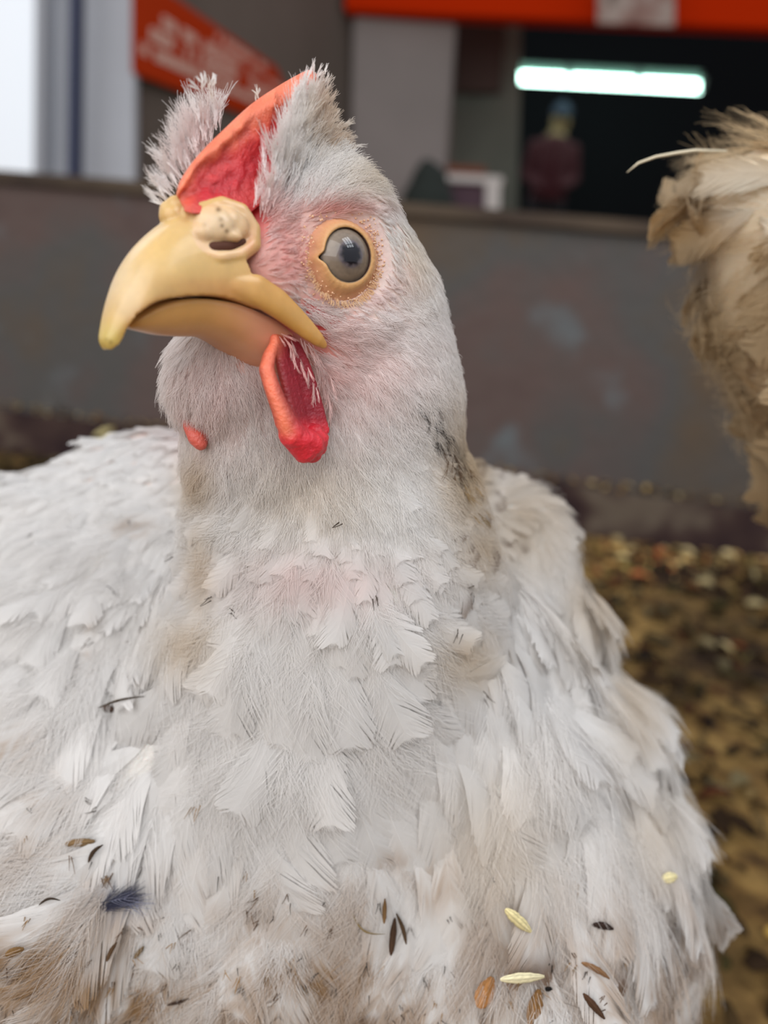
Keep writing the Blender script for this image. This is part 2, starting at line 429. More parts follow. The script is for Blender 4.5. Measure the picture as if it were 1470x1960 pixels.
# shelf table, dark sack and a dim figure inside
tb = empty('small_table', quad([(900, 400)], 4.3)[0]); tag(tb, 'small table with a pale top edge standing in front of the recess', 'table')
panel('tabletop', [(850, 332), (962, 338), (962, 352), (850, 346)], 4.3, M_WHITE, th=.35, parent=tb)
panel('leg', [(930, 350), (958, 352), (952, 560), (928, 560)], 4.3, M_WHITE, th=.05, parent=tb)
panel('front_panel', [(855, 347), (932, 351), (930, 560), (855, 560)], 4.34, plain('mauve_cloth', (96, 74, 84), .9), th=.04, parent=tb)
o = panel('orange_tray', [(856, 316), (930, 320), (930, 334), (856, 330)], 4.45, plain('tray_orange', (120, 66, 44), .8), th=.15)
tag(o, 'flat brownish orange tray lying on the small table', 'tray')
q = quad([(822, 352)], 4.1)[0]
V, Fq = blob([(q+UP*.0, .10), (q-UP*.10, .14), (q-UP*.22+R0*.05, .15), (q+UP*.07-R0*.02, .05)]+chain([(q-UP*.2, .15), (np.array([q[0], q[1], .16]), .17)], 8), .02, 4, 2)
o = mesh_np('dark_sack', V, Fq, plain('dark_green_sack', (44, 50, 46), .9)); tag(o, 'dark lumpy sack standing against the foot of the pale pillar', 'sack')
q = quad([(1060, 290)], 6.4)[0]
fg = empty('person', (q[0], q[1], 0)); tag(fg, 'dim person with a blue cap and dark red top standing in the dark shop', 'person')
# one continuous body : torso, neck, head, arms
zz = q[2]
bodyp = lambda dx, dz, r, dy=0: (np.array([q[0]+dx, q[1]+dy, zz+dz]), r)
fz0 = -zz
items = chain([bodyp(0, -.30, .12), bodyp(0, -.10, .13), bodyp(0, .03, .12)], 5)+chain([bodyp(0, .08, .05), bodyp(.02, .15, .05)], 3)
items += [bodyp(.02, .20, .075), bodyp(.02, .24, .072), bodyp(.02, .17, .05, -.02), bodyp(.02, .2, .018, -.085)]
items += chain([bodyp(-.15, .03, .05), bodyp(-.19, -.18, .042), bodyp(-.10, -.28, .035, -.12)], 6)
items += chain([bodyp(.15, .03, .05), bodyp(.19, -.18, .042), bodyp(.10, -.26, .035, -.12)], 6)
items += chain([bodyp(-.06, -.35, .09), (np.array([q[0]-.07, q[1], .45]), .06), (np.array([q[0]-.07, q[1], .05]), .045)], 10)
items += chain([bodyp(.06, -.35, .09), (np.array([q[0]+.07, q[1], .45]), .06), (np.array([q[0]+.07, q[1], .05]), .045)], 10)
V, Fq = blob(items, .018, 3, 2)
hz = V[:, 2]-zz
bc = np.where((hz > .1)[:, None], lin((120, 96, 66)), np.where((hz > -.35)[:, None], lin((62, 14, 24)), lin((16, 16, 22))))
mesh_np('body', V, Fq, attr_mat('dim_clothes', .9), fg, colors=bc)
V, Fq = blob([(bodyp(.02, .27, .085)[0], .082), (bodyp(.02, .25, .05, -.07)[0], .045)], .015, 3, 2)
mesh_np('cap', V, Fq, plain('blue_cap', (30, 34, 52), .8), fg)


# ================================================================== THE HEN
def S(px, py, d, r):
    return (P(px, py, d*0.001), r*0.001)
def SC(px, py, c, r):
    return (H(px, py, c), r*0.001)
skin_items = []
# head
skin_items += chain([S(615, 452, 162, 16), S(560, 372, 160, 12.5)], 5)
skin_items += chain([S(560, 372, 160, 12.5), S(500, 430, 155, 9.5), S(470, 505, 152.5, 9), S(540, 530, 158, 13)], 5)
skin_items += [SC(508, 512, 5.6, 5.6), SC(528, 545, 7.0, 4.6), S(492, 488, 151.5, 9.5), S(500, 455, 152, 9.5), S(520, 600, 156, 9)]
skin_items += chain([S(615, 452, 162, 16), S(645, 630, 171, 18.5), S(540, 530, 158, 13)], 5)
skin_items += chain([S(520, 620, 162, 12), S(440, 725, 164, 13), S(492, 780, 172, 15)], 5)   # gular skin
skin_items += chain([S(615, 452, 163, 16), S(700, 585, 173, 16.5), S(702, 740, 178, 21.3), S(672, 880, 187, 27), S(668, 1050, 197, 36), S(640, 1200, 215, 48), S(610, 1400, 238, 61), S(590, 1650, 258, 79)], 8)
skin_items += chain([S(645, 630, 171, 18.5), S(610, 760, 177, 20), S(568, 905, 184, 23)], 5)
skin_items += chain([S(568, 905, 184, 23), S(600, 1050, 197, 33)], 4)
skin_items += chain([S(860, 1300, 228, 36), S(920, 1520, 226, 42), S(920, 1760, 230, 50)], 6)
skin_items += chain([S(340, 1390, 226, 38), S(260, 1600, 226, 48)], 5)
skin_items += chain([S(470, 745, 166, 13), S(500, 830, 174, 17.5), S(545, 900, 182, 22), S(575, 1000, 190, 28)], 6)
# back and belly
skin_items += chain([S(600, 1250, 300, 60), S(600, 1500, 335, 85)], 4)
skin_items += chain([S(590, 1650, 258, 79), S(600, 1950, 285, 70)], 4)
skin_items += chain([S(600, 1950, 285, 70), S(560, 1640, 390, 80), S(520, 1350, 420, 60)], 5)
# left-of-frame flank and wing (the bird's right)
skin_items += chain([S(300, 905, 262, 17), S(185, 965, 262, 20), S(60, 1065, 260, 25), S(-70, 1210, 255, 42), S(30, 1460, 240, 55), S(150, 1750, 238, 52)], 6)
skin_items += chain([S(400, 960, 255, 22), S(320, 1100, 250, 32), S(230, 1260, 238, 42), S(150, 1500, 235, 48)], 5)
# right-of-frame flank and wing (the bird's left)
skin_items += chain([S(880, 965, 265, 18), S(925, 1010, 265, 22), S(945, 1130, 260, 29), S(985, 1300, 255, 32), S(1035, 1500, 250, 33), S(1100, 1670, 245, 35), S(985, 1890, 245, 28)], 6)
skin_items += chain([S(880, 965, 265, 18), S(780, 1150, 262, 45), S(850, 1450, 262, 60), S(900, 1750, 255, 58)], 5)
skin_items += chain([S(1050, 1500, 250, 33), S(850, 1600, 262, 62)], 4)
SV, SF = blob(skin_items, 0.0016, 8)
EYE = P(671, 485, 0.1475)
SV = np.array(SV)
# soften the joints of the trunk, keep the head crisp
_e = np.concatenate([np.array([[f[i], f[(i+1) % len(f)]] for f in SF]) for i in range(4)])
_deg = np.bincount(_e.ravel(), minlength=len(SV)).astype(float)[:, None]
_x, _y, _d = proj(SV); _m = (np.maximum(sstep(1020, 1250, _y), sstep(.205, .235, _d))*.6)[:, None]
for _ in range(170):
    acc = np.zeros_like(SV)
    for k in range(3):
        acc[:, k] = np.bincount(_e[:, 0], SV[_e[:, 1], k], len(SV))+np.bincount(_e[:, 1], SV[_e[:, 0], k], len(SV))
    SV = SV+(acc/_deg-SV)*_m
SV0N = vnormals(SV, SF); SV0N *= np.sign(np.mean(np.sum(SV0N*(SV-SV.mean(0)), 1)))
SV = SV+SV0N*(.0018*_m/.6)+SV0N*(((fbm(SV, 62, 77, 2)-.5)*(.004+.008*np.clip(np.maximum(sstep(850, 1050, _x), 1-sstep(120, 330, _x)), 0, 1)))[:, None]*_m/.6)
for e_, s_ in ((EYE, 1), (mirror(EYE), -1)):
    nE_ = norm3 = c2w(np.array([.50, -.12, .86])); nE_ = nE_/np.linalg.norm(nE_)
    if s_ < 0: nE_ = nE_-2*(nE_@L_)*L_
    dd = np.linalg.norm(SV-e_, axis=1)
    SV = SV - nE_*(.0024*np.exp(-(dd/.0088)**4))[:, None]
SN = vnormals(SV, SF)
cen = SV.mean(0)
# orientation check
if np.mean(np.sum(SN*(SV-cen), 1)) < 0: SN = -SN
bvh = BVHTree.FromPolygons(SV.tolist(), SF)
_q = np.array([f if len(f) == 4 else (f[0], f[1], f[2], f[2]) for f in SF]); SFN = SN[_q].mean(1)
def hit(px, py):
    r = P(px, py, 1)-CAMP; r /= np.linalg.norm(r)
    loc, nor, idx, dist = bvh.ray_cast(Vector(CAMP), Vector(r))
    return None if loc is None else np.array(loc)

HEN = empty('hen', (float(cen[0]), float(cen[1]), 0.0))
tag(HEN, 'whole white hen with red comb and yellow beak, its face turned to the viewer', 'hen')

spx, spy, sd = proj(SV)
EYE = P(671, 485, 0.1475)
def near3(V, c, r):
    return 1-sstep(0, 1, np.linalg.norm(V-c, axis=1)/r)
# skin pigment : pink face, white body
hz_ = sstep(850, 1000, spy)[:, None]
base = lin((226, 206, 198))*(1-hz_)+lin((222, 218, 212))*hz_
pink = np.zeros(len(SV)); red = np.zeros(len(SV))
for c, r, a in ((H(480, 420, 4), .017, .9), (H(520, 490, 8), .016, .75), (EYE, .014, .75), (H(600, 650, 10), .016, .9), (H(620, 640, 12), .006, 1.2),
                (P(640, 720, .160), .018, .6), (P(560, 640, .16), .014, .7), (P(600, 400, .15), .010, .7), (P(470, 720, .155), .022, .4)):
    a_ = near3(SV, c, r)*a; pink = np.maximum(pink, a_)
    a_ = near3(SV, mirror(c), r)*a; pink = np.maximum(pink, a_)
nz = fbm(SV, 260, 3)
for c, r in ((H(607, 612, 12), .0055), (H(470, 395, 2), .008), (H(540, 650, 9), .006)):
    red = np.maximum(red, near3(SV, c, r)); red = np.maximum(red, near3(SV, mirror(c), r))
pink = np.clip(pink*(0.65+.7*nz), 0, 1)[:, None]; red = np.clip(red*1.5, 0, 1)[:, None]
scol = base*(1-pink)+lin((206, 116, 104))*pink
scol = scol*(1-red)+lin((192, 44, 50))*red
mesh_np('body', SV, SF, M_SKIN, HEN, colors=scol)

# ------------------------------------------------------------------ flow of the plumage
GU = [ # x1 y1 x2 y2
 (540,390,575,250),(560,300,590,200),(600,400,665,310),(650,340,705,320),(700,370,760,410),(640,300,660,250),
 (560,440,640,395),(600,425,690,385),(680,400,740,420),(540,470,610,440),(540,520,600,510),(520,500,580,480),
 (750,470,800,540),(740,560,800,610),(780,500,810,570),(600,560,670,590),(640,590,740,615),(560,560,600,600),
 (640,650,740,690),(640,690,700,760),(700,640,800,690),(760,700,820,790),(700,750,750,840),(640,790,660,870),
 (330,660,295,700),(400,690,395,780),(470,710,500,800),(350,740,330,800),(430,780,430,860),(500,790,540,870),(380,660,350,720),
 (450,860,460,940),(400,900,380,970),(540,900,540,980),(620,900,640,980),(700,880,720,960),(800,820,850,910),(840,700,865,790),(820,900,880,990),
 (450,1000,400,1070),(390,1000,350,1060),(540,1010,500,1090),(620,1020,600,1100),(700,1000,720,1090),(800,1020,850,1110),(880,980,930,1050),
 (500,1150,450,1250),(600,1150,590,1250),(700,1150,740,1250),(820,1150,880,1240),(400,1180,340,1270),(900,1100,960,1170),
 (600,1350,600,1470),(450,1350,420,1450),(750,1350,790,1450),(300,1330,220,1380),(880,1350,930,1450),
 (350,1550,310,1650),(600,1600,590,1700),(800,1550,820,1650),(200,1550,120,1610),(950,1550,980,1650),
 (400,1800,340,1890),(600,1800,570,1900),(800,1800,800,1900),(200,1800,120,1870),(60,1750,-10,1800),(980,1780,1000,1880),
 (330,1050,270,1130),(280,950,200,990),(150,980,60,1020),(60,1100,-30,1150),(200,1130,140,1210),(250,1180,225,1290),(230,1300,190,1390),(50,1300,-40,1340),(80,1450,0,1500),
 (930,920,960,900),(980,1050,1020,1120),(1040,1150,1080,1240),(1000,1300,1040,1400),(1100,1350,1150,1450),(1180,1500,1230,1600),(1080,1550,1110,1660),
 (1250,1700,1260,1800),(1290,1650,1298,1740),(1130,1750,1135,1860),(1200,1850,1180,1950)]
GP = []; GD = []
for x1, y1, x2, y2 in GU:
    a = hit(x1, y1); b = hit(x2, y2)
    if a is None: continue
    if b is None or np.linalg.norm(b-a) > 0.03:
        da = proj(a)[2]; b = P(x2, y2, da+.003)
    d = b-a; d /= np.linalg.norm(d); GP.append(a); GD.append(d)
    if y1 < 640:
        GP.append(mirror(a)); GD.append(d-2*(d@L_)*L_)
# behind the bird: feathers run backwards and down
for q, d in ((P(600, 1100, .35), (0, .9, -.4)), (P(600, 1400, .43), (0, .9, -.3)), (P(750, 700, .20), (0.1, .5, -.85)), (P(750, 900, .215), (0, .5, -.85)), (P(1300, 1500, .3), (.2, .8, -.5)), (P(-200, 1500, .3), (-.3, .8, -.5))):
    GP.append(q); GD.append(np.array(d))
GP = np.array(GP); GD = np.array(GD)
def flow(Q, Nn):
    w_ = 1/(np.linalg.norm(Q[:, None]-GP[None], axis=2)**3+1e-8)
    d = (w_[:, :, None]*GD[None]).sum(1)/w_.sum(1)[:, None]
    d -= (d*Nn).sum(1)[:, None]*Nn
    return d/np.maximum(np.linalg.norm(d, axis=1, keepdims=True), 1e-9)
def sample(V, faces, n, seed=0):
    r = np.random.default_rng(seed)
    q = np.array([f if len(f) == 4 else (f[0], f[1], f[2], f[2]) for f in faces])
    a = np.linalg.norm(np.cross(V[q[:, 2]]-V[q[:, 0]], V[q[:, 3]]-V[q[:, 1]]), axis=1)
    i = r.choice(len(q), n, p=a/a.sum()); u = r.random(n)[:, None]; v = r.random(n)[:, None]
    A_ = V[q[i, 0]]*(1-u)+V[q[i, 1]]*u; B_ = V[q[i, 3]]*(1-u)+V[q[i, 2]]*u
    An = SN[q[i, 0]]*(1-u)+SN[q[i, 1]]*u; Bn = SN[q[i, 3]]*(1-u)+SN[q[i, 2]]*u
    nn = An*(1-v)+Bn*v
    return A_*(1-v)+B_*v, nn/np.linalg.norm(nn, axis=1, keepdims=True), a.sum()*.5
def norm(a): return a/np.maximum(np.linalg.norm(a, axis=-1, keepdims=True), 1e-12)

# ------------------------------------------------------------------ pigment and dirt of the plumage
def blobs2(x, y, L):
    m = np.zeros_like(x)
    for cx, cy, rx, ry, a in L:
        m = np.maximum(m, a*np.exp(-(((x-cx)/rx)**2+((y-cy)/ry)**2)*1.2))
    return m
def plumage_color(Q, seed=0):
    x, y, d = proj(Q)
    n1 = fbm(Q, 90, 5); n2 = fbm(Q, 320, 9); n3 = fbm(Q, 900, 13, 2)
    c = np.tile(lin((240, 238, 236)), (len(Q), 1))
    # cream tinge at neck side and folds
    cream = blobs2(x, y, [(900, 900, 60, 130, .9), (930, 1050, 60, 70, .6), (370, 930, 40, 60, .6), (380, 1100, 30, 100, .5), (350, 1240, 60, 60, .5), (900, 1270, 60, 60, .6),
                          (640, 230, 60, 60, .5), (720, 330, 60, 60, .5), (800, 500, 40, 80, .4), (600, 950, 120, 80, .35), (1000, 1000, 120, 120, .55), (1150, 1150, 80, 120, .5), (1220, 1350, 50, 120, .5), (1260, 1600, 60, 100, .35), (950, 1650, 120, 160, .35)])
    c = c*(1-cream[:, None]*.95)+lin((214, 192, 158))*(cream[:, None]*.95)
    pk = blobs2(x, y, [(400, 760, 110, 130, .3), (620, 700, 180, 130, .5), (560, 480, 90, 85, .95), (520, 420, 50, 60, .8), (640, 400, 90, 25, 1.0), (640, 560, 80, 50, .45), (720, 560, 80, 60, .35), (600, 1120, 160, 60, .25), (400, 280, 80, 90, .3)])
    pk = pk*(.6+.8*n2); c = c*(1-pk[:, None])+lin((232, 176, 168))*pk[:, None]
    # soiling that grows towards the belly
    low = sstep(1560, 2060, y+(x < 250)*60+160*(n1-.5))*.8
    soil = low*sstep(.42, .66, n1*.5+n2*.5+.10*low)*.85
    soil = np.maximum(soil, blobs2(x, y, [(20, 1440, 50, 50, .5), (60, 1640, 90, 50, .4), (40, 1870, 150, 80, 1.3), (200, 1920, 240, 60, 1.2), (600, 1880, 190, 70, 1.1), (830, 1700, 60, 60, .5), (470, 1790, 50, 40, .7), (640, 1770, 40, 30, .7), (1160, 1840, 70, 110, .6), (740, 1650, 60, 20, .4), (250, 1010, 40, 20, .5), (170, 1230, 15, 40, .5),(80,1540,60,60,.3)])*sstep(.3, .65, n2))
    soil = np.clip(soil*(.6+.8*n3), 0, .95)
    brown = lin((172, 134, 86))*(.75+.5*n3)[:, None]
    c = c*(1-soil[:, None])+brown*soil[:, None]
    dk = sstep(.69, .76, n2*.5+n3*.5+.07*low)*sstep(1560, 1850, y)*.85
    dk = np.maximum(dk, blobs2(x, y, [(880, 900, 16, 60, .8), (850, 830, 14, 40, .5)])*sstep(.4, .6, n3))
    c = c*(1-dk[:, None])+lin((70, 48, 30))*dk[:, None]
    bl = blobs2(x, y, [(225, 1730, 58, 28, .75)])*sstep(.3, .55, n3)
    c = c*(1-bl[:, None])+lin((96, 98, 120))*bl[:, None]
    c *= (.94+.1*n2)[:, None]
    return c

# ------------------------------------------------------------------ vaned feathers
def template(nb, seed, spread=.5, fluffy=0.0, blunt=.55):
    r = np.random.default_rng(seed); V = []; F = []; X = []
    st = np.array([0, .36, .7, 1.0])
    gaps = r.uniform(.25, .95, 3)
    def env(x): return np.maximum(0, np.sin(math.pi*np.clip(x, 0, 1)**blunt))**.62
    for side in (-1, 1):
        for b in range(nb):
            x0 = .04+.9*(b/nb)
            xe = min(x0+spread*(.20+.12*(1-x0)), 1.02)
            w_ = max(env(x0*.8+.13), .02)*side
            w_ *= 1+r.normal(0, .03+.1*fluffy)
            g = 0
            for gp in gaps: g += .007*math.copysign(math.exp(-((x0-gp)/.05)**2), x0-gp)
            zc = r.normal(0, .012+.05*fluffy)
            w0 = .9/nb*.95
            k0 = len(V)
            for s_ in st:
                cx = x0+(xe-x0)*(s_**1.15)+g*s_*3+fluffy*r.normal(0, .02)*s_
                cy = w_*(s_**.92); cz = zc*s_ - .10*abs(w_)*s_**2*.6
                hw = w0*(1-.45*s_**3)
                V.append((cx-hw, cy, cz+.003)); V.append((cx+hw, cy, cz-.003)); X += [(cx, abs(s_))]*2
            for j in range(3):
                F.append((k0+2*j, k0+2*j+1, k0+2*j+3, k0+2*j+2))
    # terminal barbs
    for b in range(9):
        a = (b-4)/4*.55; k0 = len(V); w0 = .02
        for s_ in st:
            cx = .88+.14*s_*(1-.25*abs(a)); cy = a*s_*.55; hw = w0*(1-.8*s_)
            V.append((cx, cy-hw*2.2, .003)); V.append((cx, cy+hw*2.2, .003)); X += [(cx, s_)]*2
        for j in range(3): F.append((k0+2*j, k0+2*j+1, k0+2*j+3, k0+2*j+2))
    # rachis
    k0 = len(V)
    for j in range(7):
        x = j/6*.93; h = .030*(1-x)+.006
        V.append((x, -h, .012)); V.append((x, h, .012)); X += [(x, -1)]*2
    for j in range(6): F.append((k0+2*j, k0+2*j+1, k0+2*j+3, k0+2*j+2))
    return np.array(V), np.array(F), np.array(X)
def lay_feathers(name, B, T, Nn, Ls, Ws, lift, bend, tmpl, mat, parent, colfn, roll=.07, seed=0, tipc=None, cuplift=0):
    r = np.random.default_rng(seed); n = len(B)
    T = norm(T); S_ = norm(np.cross(Nn, T)); Nn = norm(np.cross(T, S_))
    ro = r.normal(0, roll, n)[:, None]; S2 = S_*np.cos(ro)+Nn*np.sin(ro); N2 = Nn*np.cos(ro)-S_*np.sin(ro)
    side = r.normal(0, .12, n)
    allV = []; allF = []; allC = []; off = 0
    which = r.integers(0, len(tmpl), n)
    for ti, (tv, tf, tx) in enumerate(tmpl):
        k = np.where(which == ti)[0]
        if not len(k): continue
        x = tv[None, :, 0]; y = tv[None, :, 1]; z = tv[None, :, 2]
        L_k = Ls[k][:, None]; W_k = Ws[k][:, None]
        lf = lift[k][:, None]; bd = bend[k][:, None]
        zz_ = L_k*(lf*x - bd*x*x) + W_k*z*1.0 - W_k*.18*y*y
        yy_ = W_k*y + L_k*side[k][:, None]*x*x
        Vw = (B[k][:, None]+T[k][:, None]*(L_k*x)[..., None]+S2[k][:, None]*yy_[..., None]+N2[k][:, None]*zz_[..., None])
        m = tv.shape[0]
        Vf = Vw.reshape(-1, 3); C_ = colfn(Vf)
        C_ = C_.reshape(len(k), m, 3)*r.uniform(.93, 1.02, (len(k), 1, 1))
        edge = (tx[:, 1] > .8)[None, :, None]
        C_ = np.where((tx[:, 1] < 0)[None, :, None], C_*.99+.01, C_)
        if tipc is not None:
            tm = (sstep(.72, 1.0, tx[:, 0])[None]*tipc[k][:, None])[..., None]
            C_ = C_*(1-tm)+lin((120, 84, 48))*tm
        allV.append(Vf); allC.append(C_.reshape(-1, 3))
        allF.append((tf[None]+(np.arange(len(k))*m)[:, None, None]).reshape(-1, 4)+off); off += len(Vf)
    V = np.concatenate(allV); F = np.concatenate(allF); C_ = np.concatenate(allC)
    return mesh_np(name, V, F, mat, parent, colors=C_)

pts, nrm, area_ = sample(SV, SF, 70000, 1)
x, y, d = proj(pts)
facing = ((CAMP-pts)*nrm).sum(1)/np.linalg.norm(CAMP-pts, axis=1)
rr = rng.random(len(pts))
def thin(mask, spacing):
    """greedy spacing filter on a grid hash"""
    idx = np.where(mask)[0]; cell = {}; keep = []
    for i in idx:
        s0 = spacing[i]; key = tuple((pts[i]/0.012).astype(int)); ok = True
        for a in (-1, 0, 1):
            for b in (-1, 0, 1):
                for c in (-1, 0, 1):
                    for j in cell.get((key[0]+a, key[1]+b, key[2]+c), ()):
                        if np.sum((pts[i]-pts[j])**2) < s0*s0: ok = False; break
                    if not ok: break
                if not ok: break
            if not ok: break
        if ok: keep.append(i); cell.setdefault(key, []).append(i)
    return np.array(keep)
n_warp = fbm(pts, 60, 31)
ylim = 905+60*(n_warp-.5)+np.where(x > 760, -70, 0)
onbody = (y > ylim) | (d > 0.2)
grow = sstep(880, 1450, y)                       # neck feathers are small, breast feathers large
spacing = .0020+.0025*grow
spacing = np.where(facing < -.05, spacing*1.5, spacing)
idx = thin(onbody, spacing)
B = pts[idx]; Nn = nrm[idx]; T = flow(B, Nn); g = grow[idx]; rx = rng.random(len(idx))
T = norm(T+np.cross(Nn, T)*rng.normal(0, .20, (len(idx), 1)))
Ls = (.0105+.0165*g)*rng.uniform(.75, 1.2, len(idx)); Ws = (.0022+.0040*g)*rng.uniform(.8, 1.2, len(idx))
side_ = (x[idx] > 930) | (x[idx] < 250)
lift = np.where(side_, rng.uniform(.12, .34, len(idx)), rng.uniform(.09, .18, len(idx)))
bend = np.where(side_, rng.uniform(.12, .45, len(idx)), rng.uniform(.07, .17, len(idx)))
# where the trunk is hollow, lift a feather until it clears the skin
for t_ in (.45, .75, 1.0):
    tp_ = B+T*(Ls*t_)[:, None]+Nn*(Ls*(lift*t_-bend*t_*t_))[:, None]
    for q_ in range(len(B)):
        lo_, no_, ix_, ds_ = bvh.find_nearest(Vector(tp_[q_]))
        sd_ = (tp_[q_]-np.array(lo_))@SFN[ix_]
        if sd_ < .0008: lift[q_] += min(.13, (.0008-sd_)/(Ls[q_]*t_))
lift = np.minimum(lift, np.where(side_, .5, .30))
tip = np.where((y[idx] > 1600) & (rx < .25), rng.uniform(.3, .95, len(idx)), 0)
tip = np.where((x[idx] > 840) & (x[idx] < 960) & (y[idx] > 800) & (y[idx] < 1050) & (rx < .5), .6, tip)
big = g > .45
T_small = [template(26, s, 1.15, .25, .8) for s in range(4)]
T_big = [template(56, s+10, 1.45, .12, 1.0) for s in range(5)]
for nm, m_, tm_ in (('neck_feathers', ~big, T_small), ('breast_feathers', big, T_big)):
    lay_feathers(nm, B[m_], T[m_], Nn[m_], Ls[m_], Ws[m_], lift[m_], bend[m_], tm_, M_FEATHER, HEN, plumage_color, seed=3, tipc=tip[m_])
print('feathers', len(idx))

# ------------------------------------------------------------------ bristly little feathers of the head (fine strands)
def strands(name, pos, radii, cols, mat, parent=None):
    n, k, _ = pos.shape
    hc = bpy.data.hair_curves.new(name); hc.add_curves([k]*n)
    hc.attributes['position'].data.foreach_set('vector', pos.astype(np.float32).ravel())
    ra = hc.attributes.get('radius') or hc.attributes.new('radius', 'FLOAT', 'POINT')
    ra.data.foreach_set('value', radii.astype(np.float32).ravel())
    c4 = np.ones((n, 4), dtype=np.float32); c4[:, :3] = cols
    ca = hc.attributes.new('Col', 'FLOAT_COLOR', 'CURVE'); ca.data.foreach_set('color', c4.ravel())
    hc.materials.append(mat)
    o = bpy.data.objects.new(name, hc); COL.objects.link(o)
    if parent: o.parent = parent; o.matrix_parent_inverse = parent_inv(parent)
    return o
def plumes(B, T, Nn, L, lift, nb=9, spread=.22, r=None, K=5, wig=.04, base_r=5.0e-5, bendf=.6):
    """each plume: a shaft and nb barbs at a narrow angle -> strand arrays"""
    n = len(B); T = norm(T); S_ = norm(np.cross(Nn, T))
    t = np.linspace(0, 1, K)
    out = np.zeros((n, nb, K, 3)); rad = np.zeros((n, nb, K))
    curve = r.normal(0, .12, n)
    for b in range(nb):
        if b == 0: s0 = np.zeros(n); e0 = np.ones(n); ang = np.zeros(n)
        else:
            s0 = np.full(n, .05+.6*((b-1)//2)/max(1, (nb-1)//2)) + r.uniform(0, .08, n)
            e0 = np.minimum(s0+r.uniform(.38, .55, n), 1.05); ang = (1 if b % 2 else -1)*r.uniform(.6, 1.2, n)*spread
        for j in range(K):
            xs = s0+(e0-s0)*t[j]
            ys = ang*(e0-s0)*t[j]**.8 + curve*xs*xs + r.normal(0, wig*.3, n)*t[j]
            zs = lift*xs-lift*bendf*xs*xs + r.normal(0, wig*.2, n)*t[j]
            out[:, b, j] = B+T*(L*xs)[:, None]+S_*(L*ys)[:, None]+Nn*(L*zs)[:, None]
            rad[:, b, j] = base_r*(1-.65*t[j])*(1.3 if b == 0 else 1)
    return out.reshape(-1, K, 3), rad.reshape(-1, K)
r_ = np.random.default_rng(5)
hp, hn, _ = sample(SV, SF, 1, 2)
# choose only the part of the skin that is head and upper neck
q4 = np.array([f if len(f) == 4 else (f[0], f[1], f[2], f[2]) for f in SF])
fc = SV[q4].mean(1); fx_, fy_, fd_ = proj(fc)
headf = np.where((fy_ < 1010) & (fd_ < .215))[0]
hp, hn, harea = sample(SV, [SF[i] for i in headf], 26000, 4)
hx, hy, hd = proj(hp)
eye_d = np.sqrt(((hx-674)/66)**2+((hy-487)/82)**2)
# signed lateral
lat = ((hp-HO)@L_)*1000
# bare areas : comb, cere, beak, mouth corner, eye ring, wattle hollow
near = lat > 0
comb_poly = (hx > 340) & (hx < 535-0.18*(hy-200)+10) & (hy < 420) & (hy > 120)
bare = np.zeros(len(hp), bool)
bare |= near & (eye_d < 1.06)
bare |= near & comb_poly & (hx < 520-(hy-330)*.25)
bare |= near & (hx < 505) & (hy > 360) & (hy < 500+(505-hx)*.2)
bare |= near & (hx < 480+(hy-500)*.9) & (hy > 480) & (hy < 668) 
bare |= near & (hx > 500) & (hx < 625) & (hy > 640+(hx-500)*.2) & (hy < 800) & (hx > 505+(hy-640)*.3) & (hx < 560+(hy-640)*.45)
me_eye = mirror(EYE); bare |= np.linalg.norm(hp-me_eye, axis=1) < .008
ok = ~bare
ok &= ~((hy > 960) & (r_.random(len(hp)) < .6))
bare |= near & (((hx-606)/16)**2+((hy-612)/15)**2 < 1)
ok = ~bare & ok
# face zone: sparser and shorter
sparse = near & (((hx-560)/70)**2+((hy-500)/75)**2 < 1)
ok &= ~(sparse & (r_.random(len(hp)) < .45))
hp, hn, hx, hy, hd, eye_d, lat, near, sparse = [a[ok] for a in (hp, hn, hx, hy, hd, eye_d, lat, near, sparse)]
hT = flow(hp, hn)
hT = norm(hT+np.cross(hn, hT)*r_.normal(0, .16, (len(hp), 1)))
Lh = np.full(len(hp), .0062)
Lh = np.where(sparse, .0026, Lh)
Lh = np.where((eye_d < 1.5) & (hd < .165), .0028, Lh)
Lh = np.where(hy > 700, .0075, Lh); Lh = np.where(hy > 850, .0095, Lh)
Lh = np.where((hy < 420) & (hx > 500) & (hx < 660), .0072, Lh)
Lh = Lh*r_.uniform(.7, 1.2, len(hp))
lf = np.where(hy < 420, .30, .28)*r_.uniform(.6, 1.4, len(hp))
lf = np.where(sparse, .18, lf)
Q, Rr = plumes(hp, hT, hn, Lh, lf, nb=9, spread=.24, r=r_)
cc = plumage_color(Q[:, 2])
strands('head_feathers', Q, Rr, cc*r_.uniform(.9, 1.05, (len(cc), 1)), M_DOWN, HEN)
print('head plumes', len(hp))

# fine loose barbs that lie over the vaned feathers of neck and breast
bp_, bn_, _ = sample(SV, SF, 62000, 8)
bx_, by_, bd_ = proj(bp_); bf_ = ((CAMP-bp_)*bn_).sum(1)/np.linalg.norm(CAMP-bp_, axis=1)
k_ = (by_ > 930) & (bf_ > -.15) & (bx_ > -250) & (bx_ < 1500) & (by_ < 2150)
bp_, bn_, bx_, by_ = bp_[k_], bn_[k_], bx_[k_], by_[k_]
bT = flow(bp_, bn_); bT = norm(bT+np.cross(bn_, bT)*r_.normal(0, .22, (len(bp_), 1)))
gg = sstep(900, 1400, by_)
Lb = (.010+.012*gg)*r_.uniform(.7, 1.25, len(bp_)); lfb = np.where((bx_ > 930) | (bx_ < 250), .38, .24)*r_.uniform(.6, 1.3, len(bp_))
Q, Rr = plumes(bp_, bT, bn_, Lb, lfb, nb=17, spread=.42, r=r_, K=5, wig=.03, base_r=4.0e-5, bendf=.8)
cc = plumage_color(Q[:, 2])
